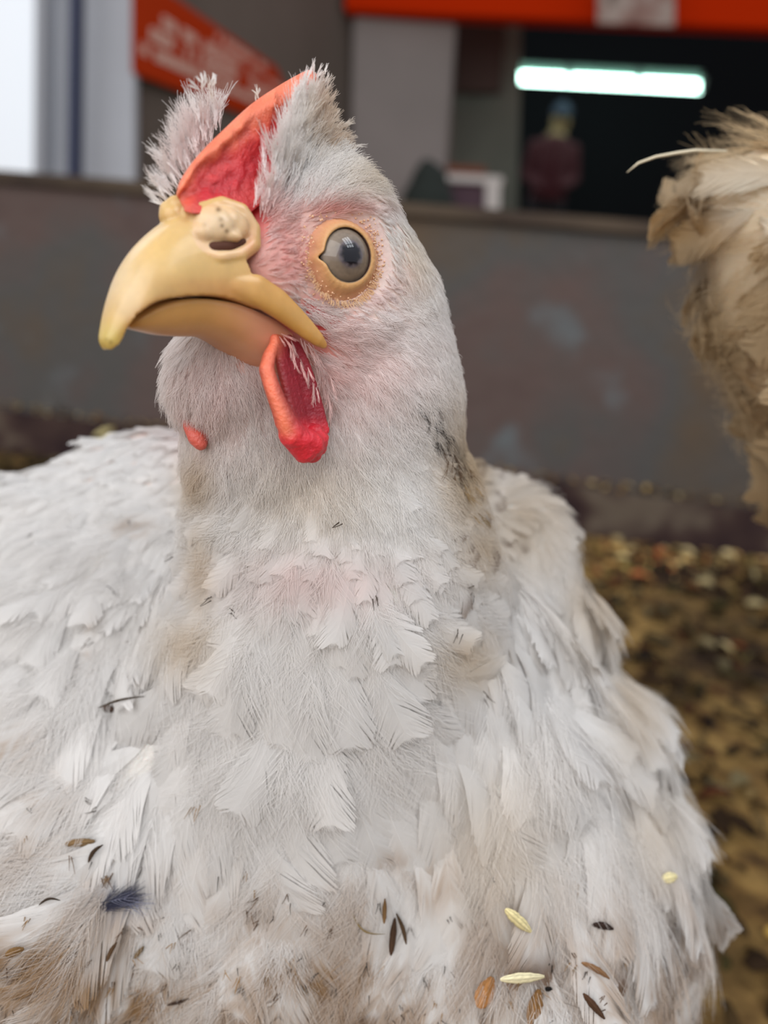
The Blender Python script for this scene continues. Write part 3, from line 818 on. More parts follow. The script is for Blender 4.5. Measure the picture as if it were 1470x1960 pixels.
strands('loose_barbs', Q, Rr, cc, M_DOWN, HEN)
print('body plumes', len(bp_))

# taller crest feathers : beside the comb on the far crown, and along the back of the comb
cb = []; cd = []; cl = []; cn = []
def add_tuft(px, py, c, dx, dy, ln, n, jit=8, cspread=1.5, ang=.25):
    for _ in range(n):
        x0 = px+r_.normal(0, jit); y0 = py+r_.normal(0, jit); b = H(x0, y0, c+r_.normal(0, cspread))
        a = r_.normal(0, ang); ddx = dx*math.cos(a)-dy*math.sin(a); ddy = dx*math.sin(a)+dy*math.cos(a)
        e = H(x0+ddx*30, y0+ddy*30, c-1 if c < 0 else c)
        cb.append(b); cd.append(norm(e-b)); cl.append(ln*.001*r_.uniform(.75, 1.15)); cn.append(norm(CAMP-b))
for px_, py_, dx, dy, ln, n in ((318, 392, -.8, -.6, 4, 8), (330, 370, -.7, -.8, 5, 12), (342, 350, -.55, -1, 7, 14), (360, 320, -.4, -1, 8.5, 15), (378, 290, -.25, -1, 9.5, 16), (396, 268, -.05, -1, 10, 14),
                                (415, 250, .0, -1, 9, 12), (370, 340, -.45, -1, 10, 16), (392, 310, -.3, -1, 10, 16), (385, 240, -.1, -1, 9, 5)):
    add_tuft(px_, py_, -5.5, dx, dy, ln, n, 7, 1.0, .13)
crest = len(cb)
for px_, py_, dx, dy, ln, n in ((602, 160, .3, -1, 3.2, 10), (612, 190, .6, -.8, 4, 20), (622, 225, .7, -.7, 4.5, 22), (640, 255, .8, -.5, 4.5, 22), (655, 285, .8, -.4, 4.2, 18)):
    add_tuft(px_, py_, 2.5, dx, dy, ln, n, 9, .8, .3)
for px_, py_, dx, dy, ln, n in ((585, 215, .25, -1, 6, 26), (590, 250, .3, -1, 8, 30), (567, 250, .15, -1, 7, 30), (548, 300, .12, -1, 9, 34), (535, 345, .15, -1, 9, 34), (580, 300, .3, -1, 9, 34), (610, 300, .5, -.9, 8, 30), (518, 385, .2, -1, 7, 26), (505, 405, .25, -1, 5, 20), (560, 340, .25, -1, 9, 30), (600, 350, .6, -1, 8, 30)):
    add_tuft(px_, py_, 6.2, dx, dy, ln, n, 11, .7, .16)
for px_, py_, dx, dy, ln, n in ((492, 190, -.2, -1, 2.6, 4), (392, 170, .0, -1, 2.6, 8), (410, 160, .5, -.8, 2.2, 6)):
    add_tuft(px_, py_, -1.5, dx, dy, ln, n, 4, .4, .5)
cb, cd, cl, cn = map(np.array, (cb, cd, cl, cn))
Q, Rr = plumes(cb, cd, cn, cl, np.full(len(cb), .12), nb=11, spread=.17, r=r_, K=6, base_r=6.5e-5)
cx_, cy_, _ = proj(Q[:, 2])
ccol = plumage_color(Q[:, 2])
tan = (blobs2(cx_, cy_, [(625, 200, 30, 60, .9), (650, 270, 35, 35, .9), (400, 170, 25, 20, .7), (490, 180, 15, 15, .7)]))[:, None]
ccol = ccol*(1-tan*.75)+lin((190, 160, 128))*tan*.75
strands('crest_feathers', Q, Rr, ccol, M_DOWN, HEN)

# ------------------------------------------------------------------ comb
def comb():
    ridge = [(338, 372), (345, 345), (380, 296), (430, 246), (480, 200), (530, 166), (570, 143), (592, 134), (606, 142), (612, 165)]
    basel = [(352, 402), (372, 408), (400, 410), (435, 412), (465, 410), (492, 398), (520, 360), (548, 310), (575, 250), (598, 200)]
    nu, nv = 70, 26
    def interp(pl, u):
        t = u*(len(pl)-1); i = min(int(t), len(pl)-2); f = t-i
        p0, p1 = np.array(pl[i]), np.array(pl[i+1]); pm = np.array(pl[max(i-1, 0)]); pp = np.array(pl[min(i+2, len(pl)-1)])
        return .5*((2*p0)+(-pm+p1)*f+(2*pm-5*p0+4*p1-pp)*f*f+(-pm+3*p0-3*p1+pp)*f**3)
    Vs = []; C_ = []
    for sgn in (1, -1):
        for i in range(nu+1):
            u = i/nu; R1 = interp(ridge, u); B1 = interp(basel, u)
            for j in range(nv+1):
                v = j/nv
                p = B1*(1-v)+R1*v
                # lateral half thickness (mm): thick foot, hollow cheek, rolled rim
                th = (4.6*(1-v)**1.6+.9) + 1.0*math.exp(-((v-.86)/.10)**2) - .5*math.exp(-((v-.45)/.2)**2)
                th *= (1-max(0, (v-.90)/.10)**2*.999)**.5 if v > .9 else 1
                th *= .35+.65*min(1, min(u, 1-u)*9+.05)**.6
                q = H(p[0], p[1], sgn*th)
                # wrinkles in the flesh
                wv = fbm(np.array([q]), 520, 40, 3)[0]-.5
                q = q+L_*sgn*(wv*.0022 if v < .97 else 0)
                Vs.append(q)
                ora = sstep(.62, .9, np.array(v+.18*(wv))) ; mid = math.exp(-((v-.38-.25*(u-.4))/.16)**2)
                ft = 1-min(1, u*5)
                c = lin((212, 62, 62))*(1-ora)+lin((236, 126, 92))*ora
                c = c*(1-.75*mid)+lin((184, 22, 40))*.75*mid
                c = c*(1-.6*ft)+lin((236, 132, 96))*.6*ft
                tp = max(0, (u-.62)/.38)*.5*(1-mid); c = c*(1-tp)+lin((228, 118, 92))*tp
                C_.append(c*(.72+.5*(wv+.5)))
    m = nv+1; F = []
    for s_ in range(2):
        o_ = s_*(nu+1)*m
        for i in range(nu):
            for j in range(nv):
                f = (o_+i*m+j, o_+(i+1)*m+j, o_+(i+1)*m+j+1, o_+i*m+j+1)
                F.append(f if s_ == 0 else f[::-1])
    o2 = (nu+1)*m
    for i in range(nu):       # rim and foot
        F.append((i*m+nv, (i+1)*m+nv, o2+(i+1)*m+nv, o2+i*m+nv)); F.append((i*m, o2+i*m, o2+(i+1)*m, (i+1)*m))
    for j in range(nv):
        F.append((j, j+1, o2+j+1, o2+j)); F.append((nu*m+j, o2+nu*m+j, o2+nu*m+j+1, nu*m+j+1))
    return mesh_np('comb', np.array(Vs), F, M_COMB, HEN, colors=np.array(C_))
comb()

# ------------------------------------------------------------------ beak
def loft_beak(name, stations, power, colfn, nphi=14, sub=6, close_tip=True):
    """stations: culmen px (median), edge px, half width mm"""
    A_ = np.array([(a[0], a[1], b[0], b[1], c) for a, b, c in stations], float)
    n = len(A_); rows = []
    for i in range(n-1):
        for k in range(sub):
            f = k/sub; p0, p1 = A_[i], A_[i+1]; pm = A_[max(i-1, 0)]; pp = A_[min(i+2, n-1)]
            rows.append(.5*((2*p0)+(-pm+p1)*f+(2*pm-5*p0+4*p1-pp)*f*f+(-pm+3*p0-3*p1+pp)*f**3))
    rows.append(A_[-1]); V = []; C_ = []; ncol = 2*nphi+1
    for ri, (cx, cy, tx, ty, c) in enumerate(rows):
        c = max(c, .05)
        Cq = H(cx, cy, 0); Tq = H(tx, ty, c); Tm = Tq-L_*c*.001
        for k in range(ncol):
            s_ = k/nphi; sg = 1
            if s_ > 1: s_ = 2-s_; sg = -1
            ph = s_*math.pi/2
            latr = math.cos(ph)**power; inn = math.sin(ph)**.95
            V.append(Tm+(Cq-Tm)*inn+L_*sg*latr*c*.001)
            C_.append(colfn(ri/(len(rows)-1), s_))
    F = []
    for i in range(len(rows)-1):
        for k in range(ncol-1):
            F.append((i*ncol+k, i*ncol+k+1, (i+1)*ncol+k+1, (i+1)*ncol+k))
        F.append((i*ncol+ncol-1, i*ncol, (i+1)*ncol, (i+1)*ncol+ncol-1))     # underside
    F.append(tuple(range(ncol))[::-1]); F.append(tuple((len(rows)-1)*ncol+k for k in range(ncol)))
    return V, F, C_
up_st = [((385, 402), (505, 594), 10.3), ((360, 406), (437, 571), 8.8), ((320, 424), (370, 567), 7.5),
         ((280, 458), (306, 577), 6.4), ((249, 498), (268, 600), 5.3), ((225, 545), (250, 622), 4.2), ((208, 590), (243, 636), 3.5), ((198, 628), (236, 650), 2.9), ((194, 650), (224, 664), 2.2), ((199, 666), (210, 672), 1.1)]
def upcol(u, s_):
    c = lin((226, 190, 132))
    e = np.exp(-((s_)/.22)**2); c = c*(1-e*.65)+lin((196, 142, 74))*e*.65      # darker cutting edge
    t = sstep(.62, .95, np.array(u)); c = c*(1-t*.55)+lin((206, 184, 104))*t*.55
    k = np.exp(-((u-.5)/.2)**2)*s_; c = c*(1-k*.35)+lin((236, 212, 170))*k*.35
    b = np.exp(-(u/.2)**2); c = c*(1-b*.5)+lin((224, 170, 100))*b*.5
    return c
BV, BF, _c = loft_beak('upper', up_st, .80, upcol)
def blob_with(items, V1, F1, voxel, sm, sub=3):
    V0, F0 = spheres(items, sub); me = bpy.data.meshes.new('tmp')
    me.from_pydata(V0.tolist()+[tuple(v) for v in V1], [], F0.tolist()+[tuple(i+len(V0) for i in f) for f in F1])
    o = bpy.data.objects.new('tmp', me); COL.objects.link(o)
    m = o.modifiers.new('r', 'REMESH'); m.mode = 'VOXEL'; m.voxel_size = voxel
    q = o.modifiers.new('s', 'SMOOTH'); q.factor = .5; q.iterations = sm
    e = o.evaluated_get(bpy.context.evaluated_depsgraph_get()); em = e.to_mesh()
    V = np.array([v.co[:] for v in em.vertices]); Fq = [tuple(p.vertices) for p in em.polygons]
    e.to_mesh_clear(); bpy.data.objects.remove(o); return V, Fq
def flange(pts_):
    items = []
    for (a, ra), (b, rb) in zip(pts_[:-1], pts_[1:]):
        for k in range(10):
            t = k/10; c = a*(1-t)+b*t; r = (ra*(1-t)+rb*t)*.001
            ax = norm(b-a); up = norm(np.cross(L_, ax)); out = norm(np.cross(ax, up))
            items.append((c, np.array([ax*r*1.1, up*r*1.0, out*r*.5])))
    return items
def ell(px, py, c, ax, ay, az, rot=0):
    s = .142/FPX; ca, sa = math.cos(rot), math.sin(rot)
    return (H(px, py, c), np.array([(R_*ca-U_*sa)*ax*s, (R_*sa+U_*ca)*ay*s, F_*az*.001]))
fl = [(H(425, 550, 7.6), 1.8), (H(458, 550, 8.6), 2.4), (H(492, 556, 9.6), 2.9), (H(530, 580, 10.6), 2.8), (H(562, 607, 11.4), 2.4), (H(588, 631, 12.2), 2.0), (H(608, 649, 12.8), 1.5), (H(620, 660, 12.9), .9)]
rim = chain([(H(378, 402, 3.2), .0012), (H(425, 390, 5.0), .0013), (H(462, 404, 6.3), .0014), (H(484, 438, 7.4), .0014), (H(484, 468, 7.8), .0015), (H(458, 488, 7.8), .0015), (H(418, 494, 7.2), .0013), (H(388, 486, 6.2), .0010)], 12)
flap = [ell(405, 430, 5.4, 42, 35, 2.4, .15), ell(442, 434, 6.3, 33, 30, 2.2, .4), ell(420, 450, 6.2, 42, 14, 1.8, .1), ell(385, 448, 5.0, 28, 20, 2.1, -.1), ell(425, 425, 5.6, 38, 28, 2.3, 0)]
ridge = [(H(330, 414, -1.2), .0024), (H(324, 404, -1.8), .0018), (H(338, 396, -1.0), .0020)]+chain([(H(350, 388, 0), .0014), (H(360, 405, 0.4), .0018), (H(358, 432, 1.8), .0015), (H(357, 455, 3.4), .0011), (H(374, 478, 5.4), .0009)], 10)
near_items = flange(fl)+rim+flap
far_items = [(mirror(c), (m-2*(m@L_)[:, None]*L_[None]) if np.ndim(m) else m) for c, m in near_items]
V, F = blob_with(near_items+far_items+ridge, BV, BF, .00030, 4)
latv = (V-HO)@L_; Vm = np.where((latv < 0)[:, None], mirror(V), V); bx, by, _ = proj(Vm)
nn = fbm(V, 300, 50); n2 = fbm(V, 1200, 52, 2)
C_ = np.tile(lin((208, 172, 112)), (len(V), 1))
def mixc(m, col):
    global C_
    m = np.clip(m, 0, 1)[:, None]; C_ = C_*(1-m)+lin(col)*m
mixc(np.exp(-(((bx-235)/45)**2+((by-540)/60)**2))*.6, (228, 206, 170))  # painted highlight where the beak ridge faces the light
edge_y = np.interp(bx, [215, 243, 270, 303, 370, 437, 503, 570, 613], [664, 624, 598, 577, 567, 571, 594, 632, 660])
mixc(np.exp(-((by-edge_y)/15)**2)*.7, (168, 114, 54))
mixc(np.exp(-(((bx-330)/60)**2+((by-500)/50)**2))*.5, (216, 184, 120))
mixc(np.exp(-(((bx-380)/70)**2+((by-545)/16)**2))*.45, (190, 134, 76))
mixc(sstep(430, 520, bx)*sstep(500, 540, by)*.7, (204, 150, 76))
mixc(np.exp(-(((bx-440)/40)**2+((by-560)/25)**2))*.5, (196, 132, 70))
mixc(np.exp(-(((bx-210)/32)**2+((by-650)/34)**2))*.7, (206, 188, 104))
mixc(((bx-430)/62)**2+((by-440)/56)**2 < 1, (218, 180, 134))
mixc(np.exp(-(((bx-420)/42)**2+((by-430)/30)**4))*.8, (222, 198, 164))
mixc(np.exp(-(((bx-480)/14)**2+((by-470)/30)**2))*.5, (224, 152, 112))
for (qx, qy, br, a_) in ((418, 401, 5, .9), (425, 432, 4, .8), (434, 442, 4, .8), (423, 420, 5, .5), (310, 590, 8, .3), (392, 430, 5, .25), (212, 655, 4, .5), (203, 650, 3, .4)):
    mixc(np.exp(-(((bx-qx)/br)**2+((by-qy)/br)**2))*a_, (104, 74, 40))
C_ = C_*(.86+.22*nn+.06*n2)[:, None]
ub = mesh_np('upper_beak', V, F, M_BEAK, HEN, colors=C_)
M_NOS = plain('nostril_painted_shade', (78, 40, 22), .7)  # solid brown filler, coloured as the shade inside the slit
for mr in (False, True):
    slit = chain([(H(384, 471, 5.4), .0009), (H(405, 476, 6.2), .0015), (H(435, 473, 7.0), .0016), (H(460, 464, 7.5), .0012)], 8)
    V, F = blob([(mirror(c), r) for c, r in slit] if mr else slit, .0004, 3); mesh_np('nostril', V, F, M_NOS, ub)
lo_st = [((520, 740), (560, 640), 9.6), ((500, 722), (530, 615), 9.6), ((462, 698), (478, 590), 8.9), ((425, 668), (437, 578), 8.0), ((380, 646), (385, 572), 6.9),
         ((335, 644), (335, 578), 5.6), ((295, 641), (300, 592), 4.4), ((262, 634), (268, 612), 3.0), ((246, 630), (250, 624), 1.4)]
def locol(u, s_):
    c = lin((212, 164, 100)); k = s_*.75; c = c*(1-k)+lin((196, 138, 88))*k
    b = 1-sstep(.12, .55, np.array(u)); c = c*(1-b*.8)+lin((226, 158, 136))*b*.8
    return c
V, F, C_ = loft_beak('lower', [(a, b, c*.93) for a, b, c in lo_st], .85, locol)
V = np.array(V); C_ = np.array(C_)*(.9+.2*fbm(V, 300, 51))[:, None]
mesh_np('lower_beak', V, F, M_BEAK, HEN, colors=C_)

# ------------------------------------------------------------------ eyes
def eye(mir):
    nE = norm(c2w(np.array([.50, -.12, .86]))); c0 = P(671, 486, .1478) - nE*.0062
    upv = norm(U_-(U_@nE)*nE); rt = np.cross(upv, nE)
    if mir:
        c0 = mirror(c0); nE = nE-2*(nE@L_)*L_; upv = upv-2*(upv@L_)*L_; rt = np.cross(upv, nE)
    R = .0067
    V0, F0 = ico(5)
    bas = np.array([rt*R, upv*R, nE*R])
    # iris disc faces the front pole
    ct = V0[:, 2]; a = np.arccos(np.clip(ct, -1, 1)); th = np.arctan2(V0[:, 1], V0[:, 0])
    aa = a/math.radians(53)
    st = .5+.5*np.sin(th*38+3*np.sin(th*7))*.5+.25*np.sin(th*91)
    iris = lin((132, 118, 104))*(1-.25*st[:, None]) + 0
    iris = iris*(.82+.30*sstep(.35, .8, aa))[:, None]
    pup = 1-sstep(.30, .40, aa*1.0+.03*np.sin(th*9)); halo = np.exp(-((aa-.38)/.06)**2)
    c = iris*(1-.5*halo[:, None])+lin((60, 62, 96))*(.5*halo[:, None])
    c = c*(1-pup[:, None])+np.array([.003, .003, .008])*pup[:, None]
    rimd = sstep(.93, 1.0, aa); c = c*(1-rimd[:, None])+lin((44, 34, 30))*rimd[:, None]
    m, nt, b = new_mat('eyeball'); at = N(nt, 'ShaderNodeAttribute'); at.attribute_name = 'Col'
    lk(nt, at.outputs['Color'], b.inputs['Base Color']); b.inputs['Roughness'].default_value = .35; b.inputs['Specular IOR Level'].default_value = .2
    b.inputs['Coat Weight'].default_value = 1; b.inputs['Coat Roughness'].default_value = .015; b.inputs['Coat IOR'].default_value = 1.45
    eb = mesh_np('eye', V0@bas+c0, F0, m, HEN, colors=c)
    # eyelid : a fleshy ring round the opening
    nu, nv = 96, 14; Vv = []; Cc = []
    for i in range(nu):
        t = 2*math.pi*i/nu; cs, sn = math.cos(t), math.sin(t)
        ax, ay = .00495, .0051
        pinch = .0009*math.exp(-((math.atan2(math.sin(t-math.pi-.25), math.cos(t-math.pi-.25)))/.16)**2)
        rad_dir = norm(rt*cs*1.0+upv*sn*1.1)
        inner = rt*(ax+pinch)*cs+upv*(ay)*sn
        hgt = math.sqrt(max(R*R-inner@inner, 1e-8))
        wid = (.0023+.0003*math.sin(t*3+1)+.0005*max(0, -sn))*(1-.42*max(0, -cs)**2)
        for j in range(nv+1):
            v = j/nv; off = v*wid*1.5
            prof = .00062*math.sin(min(1, v*1.7+.12)*math.pi)**.8 - v*v*.0016+.00035
            wr = .00010*math.sin(t*46+4*math.sin(t*5))*math.sin(v*math.pi)
            q = c0+inner+nE*(hgt+prof+wr)+rad_dir*off - nE*(off*.30+.0014*v*v*max(0, -cs))
            Vv.append(q)
            cy = lin((202, 156, 96))*(1-v)+lin((210, 156, 130))*v
            up_ = max(0, sn)*v; cy = cy*(1-up_*.4)+lin((214, 132, 104))*up_*.4
            if j == 0: cy = lin((70, 46, 34))
            Cc.append(cy)
    F = []
    for i in range(nu):
        for j in range(nv):
            F.append((i*(nv+1)+j, ((i+1) % nu)*(nv+1)+j, ((i+1) % nu)*(nv+1)+j+1, i*(nv+1)+j+1))
    lid = mesh_np('eyelid', np.array(Vv), F if not mir else [f[::-1] for f in F], M_SKIN2, HEN, colors=np.array(Cc))
    # tiny granules and stubble round the lid
    its = []; 
    for _ in range(330):
        t = r_.uniform(0, 2*math.pi)
        dens = .35+.65*max(0, math.cos(t-(.0 if not mir else 0)))+.35*max(0, -math.sin(t))
        if r_.random() > dens: continue
        k = r_.uniform(1.50, 2.05); cs, sn = math.cos(t), math.sin(t)
        inn = rt*.0045*cs*k+upv*.0052*sn*k*.97
        q = c0+inn+nE*(R*.62-(k-1.4)*.0028)
        loc, nor, ix, ds = bvh.find_nearest(Vector(q))
        # lift onto lid / skin, whichever is in front
        qq = np.array(loc); 
        if (q-qq)@nE > 0: qq = q
        its.append((qq+nE*.00015, r_.uniform(.00012, .00024)))
    V, F = spheres(its, 1)
    mesh_np('lid_granules', V, F, M_SKIN2, lid, colors=np.tile(lin((232, 186, 152)), (len(V), 1)))
    # lashes
    if not mir:
        bs = []; ds_ = []; ls = []
        for _ in range(240):
            t = r_.uniform(-2.9, -.3) if r_.random() < .75 else r_.uniform(0, 6.28)
            cs, sn = math.cos(t), math.sin(t); k = r_.uniform(1.55, 1.75)
            q = c0+rt*.0045*cs*k+upv*.0053*sn*k+nE*(R*.5)
            bs.append(q); ds_.append(norm(rt*cs+upv*sn+nE*.55+r_.normal(0, .12, 3))); ls.append(r_.uniform(.0007, .0015))
        Q, Rr = plumes(np.array(bs), np.array(ds_), np.tile(nE, (len(bs), 1)), np.array(ls), np.full(len(bs), .2), nb=1, r=r_, base_r=7e-5)
        strands('lashes', Q, Rr, np.tile(lin((232, 200, 160)), (len(Q), 1)), M_DOWN, lid)
M_SKIN2 = attr_mat('eyelid_skin', .45, .3, (1, .4, .2), .001, bump=(1800, .3, .0003))
eye(False); eye(True)

# ------------------------------------------------------------------ wattles
def wattle(mir):
    a = []
    def h(px, py, c, r): return (H(px, py, c), r*.001)
    rim = chain([h(534, 640, 7.8, .7), h(526, 658, 9.0, 1.0), h(515, 682, 10.2, 1.3), h(510, 708, 11, 1.5), h(522, 745, 12.5, 1.6), h(540, 790, 14.2, 1.9), h(560, 832, 15.4, 2.6), h(582, 862, 15.8, 2.5)], 8)
    bot = chain([h(562, 835, 15.4, 2.6), h(590, 850, 15.8, 2.9), h(608, 846, 15.6, 2.2)], 6)+[h(600, 870, 15.6, 1.7), h(614, 858, 15.4, 1.4), h(606, 826, 14.9, 1.6), h(580, 872, 15.5, 1.3), h(621, 838, 15.0, 1.1), h(570, 858, 16, 1.2), h(592, 838, 17.2, 1.2), h(580, 850, 17.2, 1.1), h(605, 855, 16.6, 1.1)]
    inner = []
    for i in range(17):
        v = i/16; y0 = 648+v*175; xl = 525+v*40; xr = 552+v**.6*70
        for j in range(7):
            u = j/6; inner.append(h(xl+(xr-xl)*u, y0, 8.6+v*5.0-(1-abs(2*u-1))*.9, 1.0))
    V, F = blob((rim+bot+inner) if not mir else [(mirror(c), r) for c, r in rim+bot+inner], .0004, 5)
    N_ = vnormals(V, F)
    Vr = mirror(V) if mir else V
    x_, y_, _ = proj(Vr); n = fbm(V, 700, 60); V = V+N_*((n-.5)*.0007*sstep(780, 840, y_))[:, None]
    rm = np.exp(-((x_-(np.interp(y_, [628, 700, 745, 790, 840], [535, 508, 518, 536, 552])))/17)**2)*(1-sstep(820, 850, y_))
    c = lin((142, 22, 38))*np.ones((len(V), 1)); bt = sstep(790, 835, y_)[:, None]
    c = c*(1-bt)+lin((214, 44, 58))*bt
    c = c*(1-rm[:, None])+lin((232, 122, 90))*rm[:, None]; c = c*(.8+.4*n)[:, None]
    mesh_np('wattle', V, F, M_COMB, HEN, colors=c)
wattle(False)
def far_wattle():
    V, F = blob(chain([(P(358, 792, .1600), .0010), (P(364, 815, .1580), .0015), (P(376, 838, .1570), .0018), (P(384, 850, .1570), .0014)], 8)
                + chain([(P(396, 785, .1615), .0014), (P(392, 818, .1595), .0018), (P(386, 845, .158), .0014)], 8), .0004, 5)
    n = fbm(V, 700, 61); mesh_np('wattle', V, F, M_COMB, HEN, colors=lin((206, 98, 84))*(.8+.4*n)[:, None])
far_wattle()

# ------------------------------------------------------------------ dirty, twisted and dark little feathers on the hen
def explicit(name, rows, parent, nb=7, spread=.3, base_r=6e-5, lift=.12, up=.0012):
    """rows: (px, py, dx, dy, length mm, n, jitter px, rgb)"""
    b_, d_, l_, c_ = [], [], [], []
    for px, py, dx, dy, ln, n, jit, col in rows:
        for _ in range(n):
            x0 = px+r_.normal(0, jit); y0 = py+r_.normal(0, jit); h_ = hit_all(x0, y0)
            if h_ is None: continue
            dd_ = proj(h_)[2]; e = P(x0+dx*40, y0+dy*40, dd_)
            b_.append(h_+norm(CAMP-h_)*up*r_.uniform(.2, 1)); d_.append(norm(norm(e-h_)+r_.normal(0, .2, 3))); l_.append(ln*.001*r_.uniform(.6, 1.2)); c_.append(lin(col)*r_.uniform(.6, 1.3))
    b_, d_, l_, c_ = map(np.array, (b_, d_, l_, c_))
    Q, Rr = plumes(b_, d_, norm(CAMP-b_), l_, np.full(len(b_), lift), nb=nb, spread=spread, r=r_, K=5, base_r=base_r)
    strands(name, Q, Rr, np.repeat(c_, nb, axis=0), M_DOWN, parent)
bpy.context.view_layer.update()
DG = bpy.context.evaluated_depsgraph_get()
def hit_all(px, py):
    r = P(px, py, 1)-CAMP; r /= np.linalg.norm(r)
    ok, loc, nor, ix, ob, mt = sc.ray_cast(DG, Vector(CAMP), Vector(r))
    return np.array(loc) if ok else None
DK = (44, 34, 28)
explicit('soiled_feathers', [(812, 775, .5, 1, 4, 5, 9, DK), (832, 805, .45, 1, 5, 5, 7, DK), (848, 835, .4, 1, 6, 7, 9, (54, 40, 30)), (862, 865, .35, 1, 6, 9, 9, (90, 66, 42)), (880, 895, .3, 1, 6, 9, 9, (110, 82, 50)),
    (872, 880, .4, 1, 5, 3, 6, DK), (895, 930, .4, 1, 5, 10, 8, (150, 124, 84)), (925, 985, .5, .9, 5, 6, 8, (150, 124, 84)), (822, 605, 0, 1, 3, 2, 2, DK), (800, 770, -.2, 1, 3, 3, 5, DK)], HEN, nb=5, spread=.22)
explicit('mouth_bristles', [(556, 660, .35, 1, 4, 3, 4, (226, 190, 184)), (572, 690, .3, 1, 4.5, 3, 4, (226, 184, 178)), (590, 705, .2, 1, 4.5, 3, 4, (230, 190, 184)), (604, 730, .1, 1, 4.5, 3, 4, (230, 194, 188)),
    (585, 660, .5, 1, 6, 7, 6, (232, 200, 194)), (603, 690, .35, 1, 6, 7, 6, (232, 200, 194)), (618, 720, .05, 1, 6, 9, 6, (232, 200, 194)), (624, 760, -.15, 1, 6, 9, 6, (232, 200, 194)), (540, 640, .8, .6, 4, 4, 4, (230, 180, 172))], HEN, nb=7, spread=.14, up=.0016)
explicit('slate_feather', [(195, 1742, 1, -.30, 9, 9, 5, (50, 52, 76)), (200, 1735, 1, -.45, 8, 8, 5, (70, 72, 98)), (215, 1725, 1, -.2, 8, 8, 6, (120, 122, 142))], HEN, nb=9, spread=.35)
fr = []
for _ in range(210):
    px = r_.uniform(0, 1200); py = r_.uniform(1500, 1960)
    if r_.random() > ((py-1430)/520)**1.3: continue
    fr.append((px, py, r_.normal(-.2, .5), 1, r_.uniform(1.2, 3.4), int(r_.integers(1, 5)), 4, (DK, (96, 66, 38), (150, 116, 72))[int(r_.integers(0, 3))]))
for px, py in ((350, 960), (330, 1010), (245, 1000), (215, 1130), (175, 1225), (400, 1140), (905, 1140), (900, 1120), (880, 1215), (720, 1145), (160, 1530), (180, 1545), (930, 1330), (440, 1170), (650, 1000), (60, 1020), (330, 1060)):
    fr.append((px, py, r_.normal(0, .8), .8, 2.4, 3, 4, (70, 56, 44)))
explicit('dirt_flecks', fr, HEN, nb=1, base_r=9e-5, up=.0016)

# ------------------------------------------------------------------ husks, splinters and crumbs caught in the plumage
def husk(name, px, py, ln, wd_, ang, col, label, cat='husk', curl=.25, split=0, seed=0, arc=0):
    h_ = hit_all(px, py)
    if h_ is None: return
    d = proj(h_)[2]; s = d/FPX; vw = norm(CAMP-h_); rr_ = np.random.default_rng(seed+int(px))
    a = math.radians(ang); ax = R_*math.cos(a)+U_*math.sin(a); ay = -R_*math.sin(a)+U_*math.cos(a)
    c0 = h_+vw*(.0011+.12*wd_*s); nl, nw = 16, 8; V = []; C_ = []
    for i in range(nl+1):
        t = i/nl; w_ = math.sin(math.pi*min(1, t*.93+.03))**.65*(1-.25*t)*(1+rr_.normal(0, .05))
        for j in range(nw+1):
            u = -1+2*j/nw
            q = c0+ax*((t-.5)*ln*s)+ay*(u*w_*wd_*.5*s+arc*ln*s*math.sin(math.pi*t))+vw*((1-u*u)*wd_*.32*s*w_+curl*ln*s*(t-.5)**2*.8)
            V.append(q); C_.append(lin(col)*(.65+.5*math.sin(j*2.1)**2)*(.85+.3*rr_.random())*(1.15-.4*t))
    m = nw+1; n0 = len(V); F = []
    for q in list(V): V.append(q-vw*(.08*wd_*s+.00008)); 
    C_ += C_
    for i in range(nl):
        for j in range(nw):
            F.append((i*m+j, (i+1)*m+j, (i+1)*m+j+1, i*m+j+1)); F.append((n0+i*m+j, n0+i*m+j+1, n0+(i+1)*m+j+1, n0+(i+1)*m+j))
    for i in range(nl):
        F.append((i*m, n0+i*m, n0+(i+1)*m, (i+1)*m)); F.append((i*m+nw, (i+1)*m+nw, n0+(i+1)*m+nw, n0+i*m+nw))
    o = mesh_np(name, np.array(V), F, M_CHIP, colors=np.array(C_)); tag(o, label, cat, 'husks and crumbs caught in the plumage'); return o
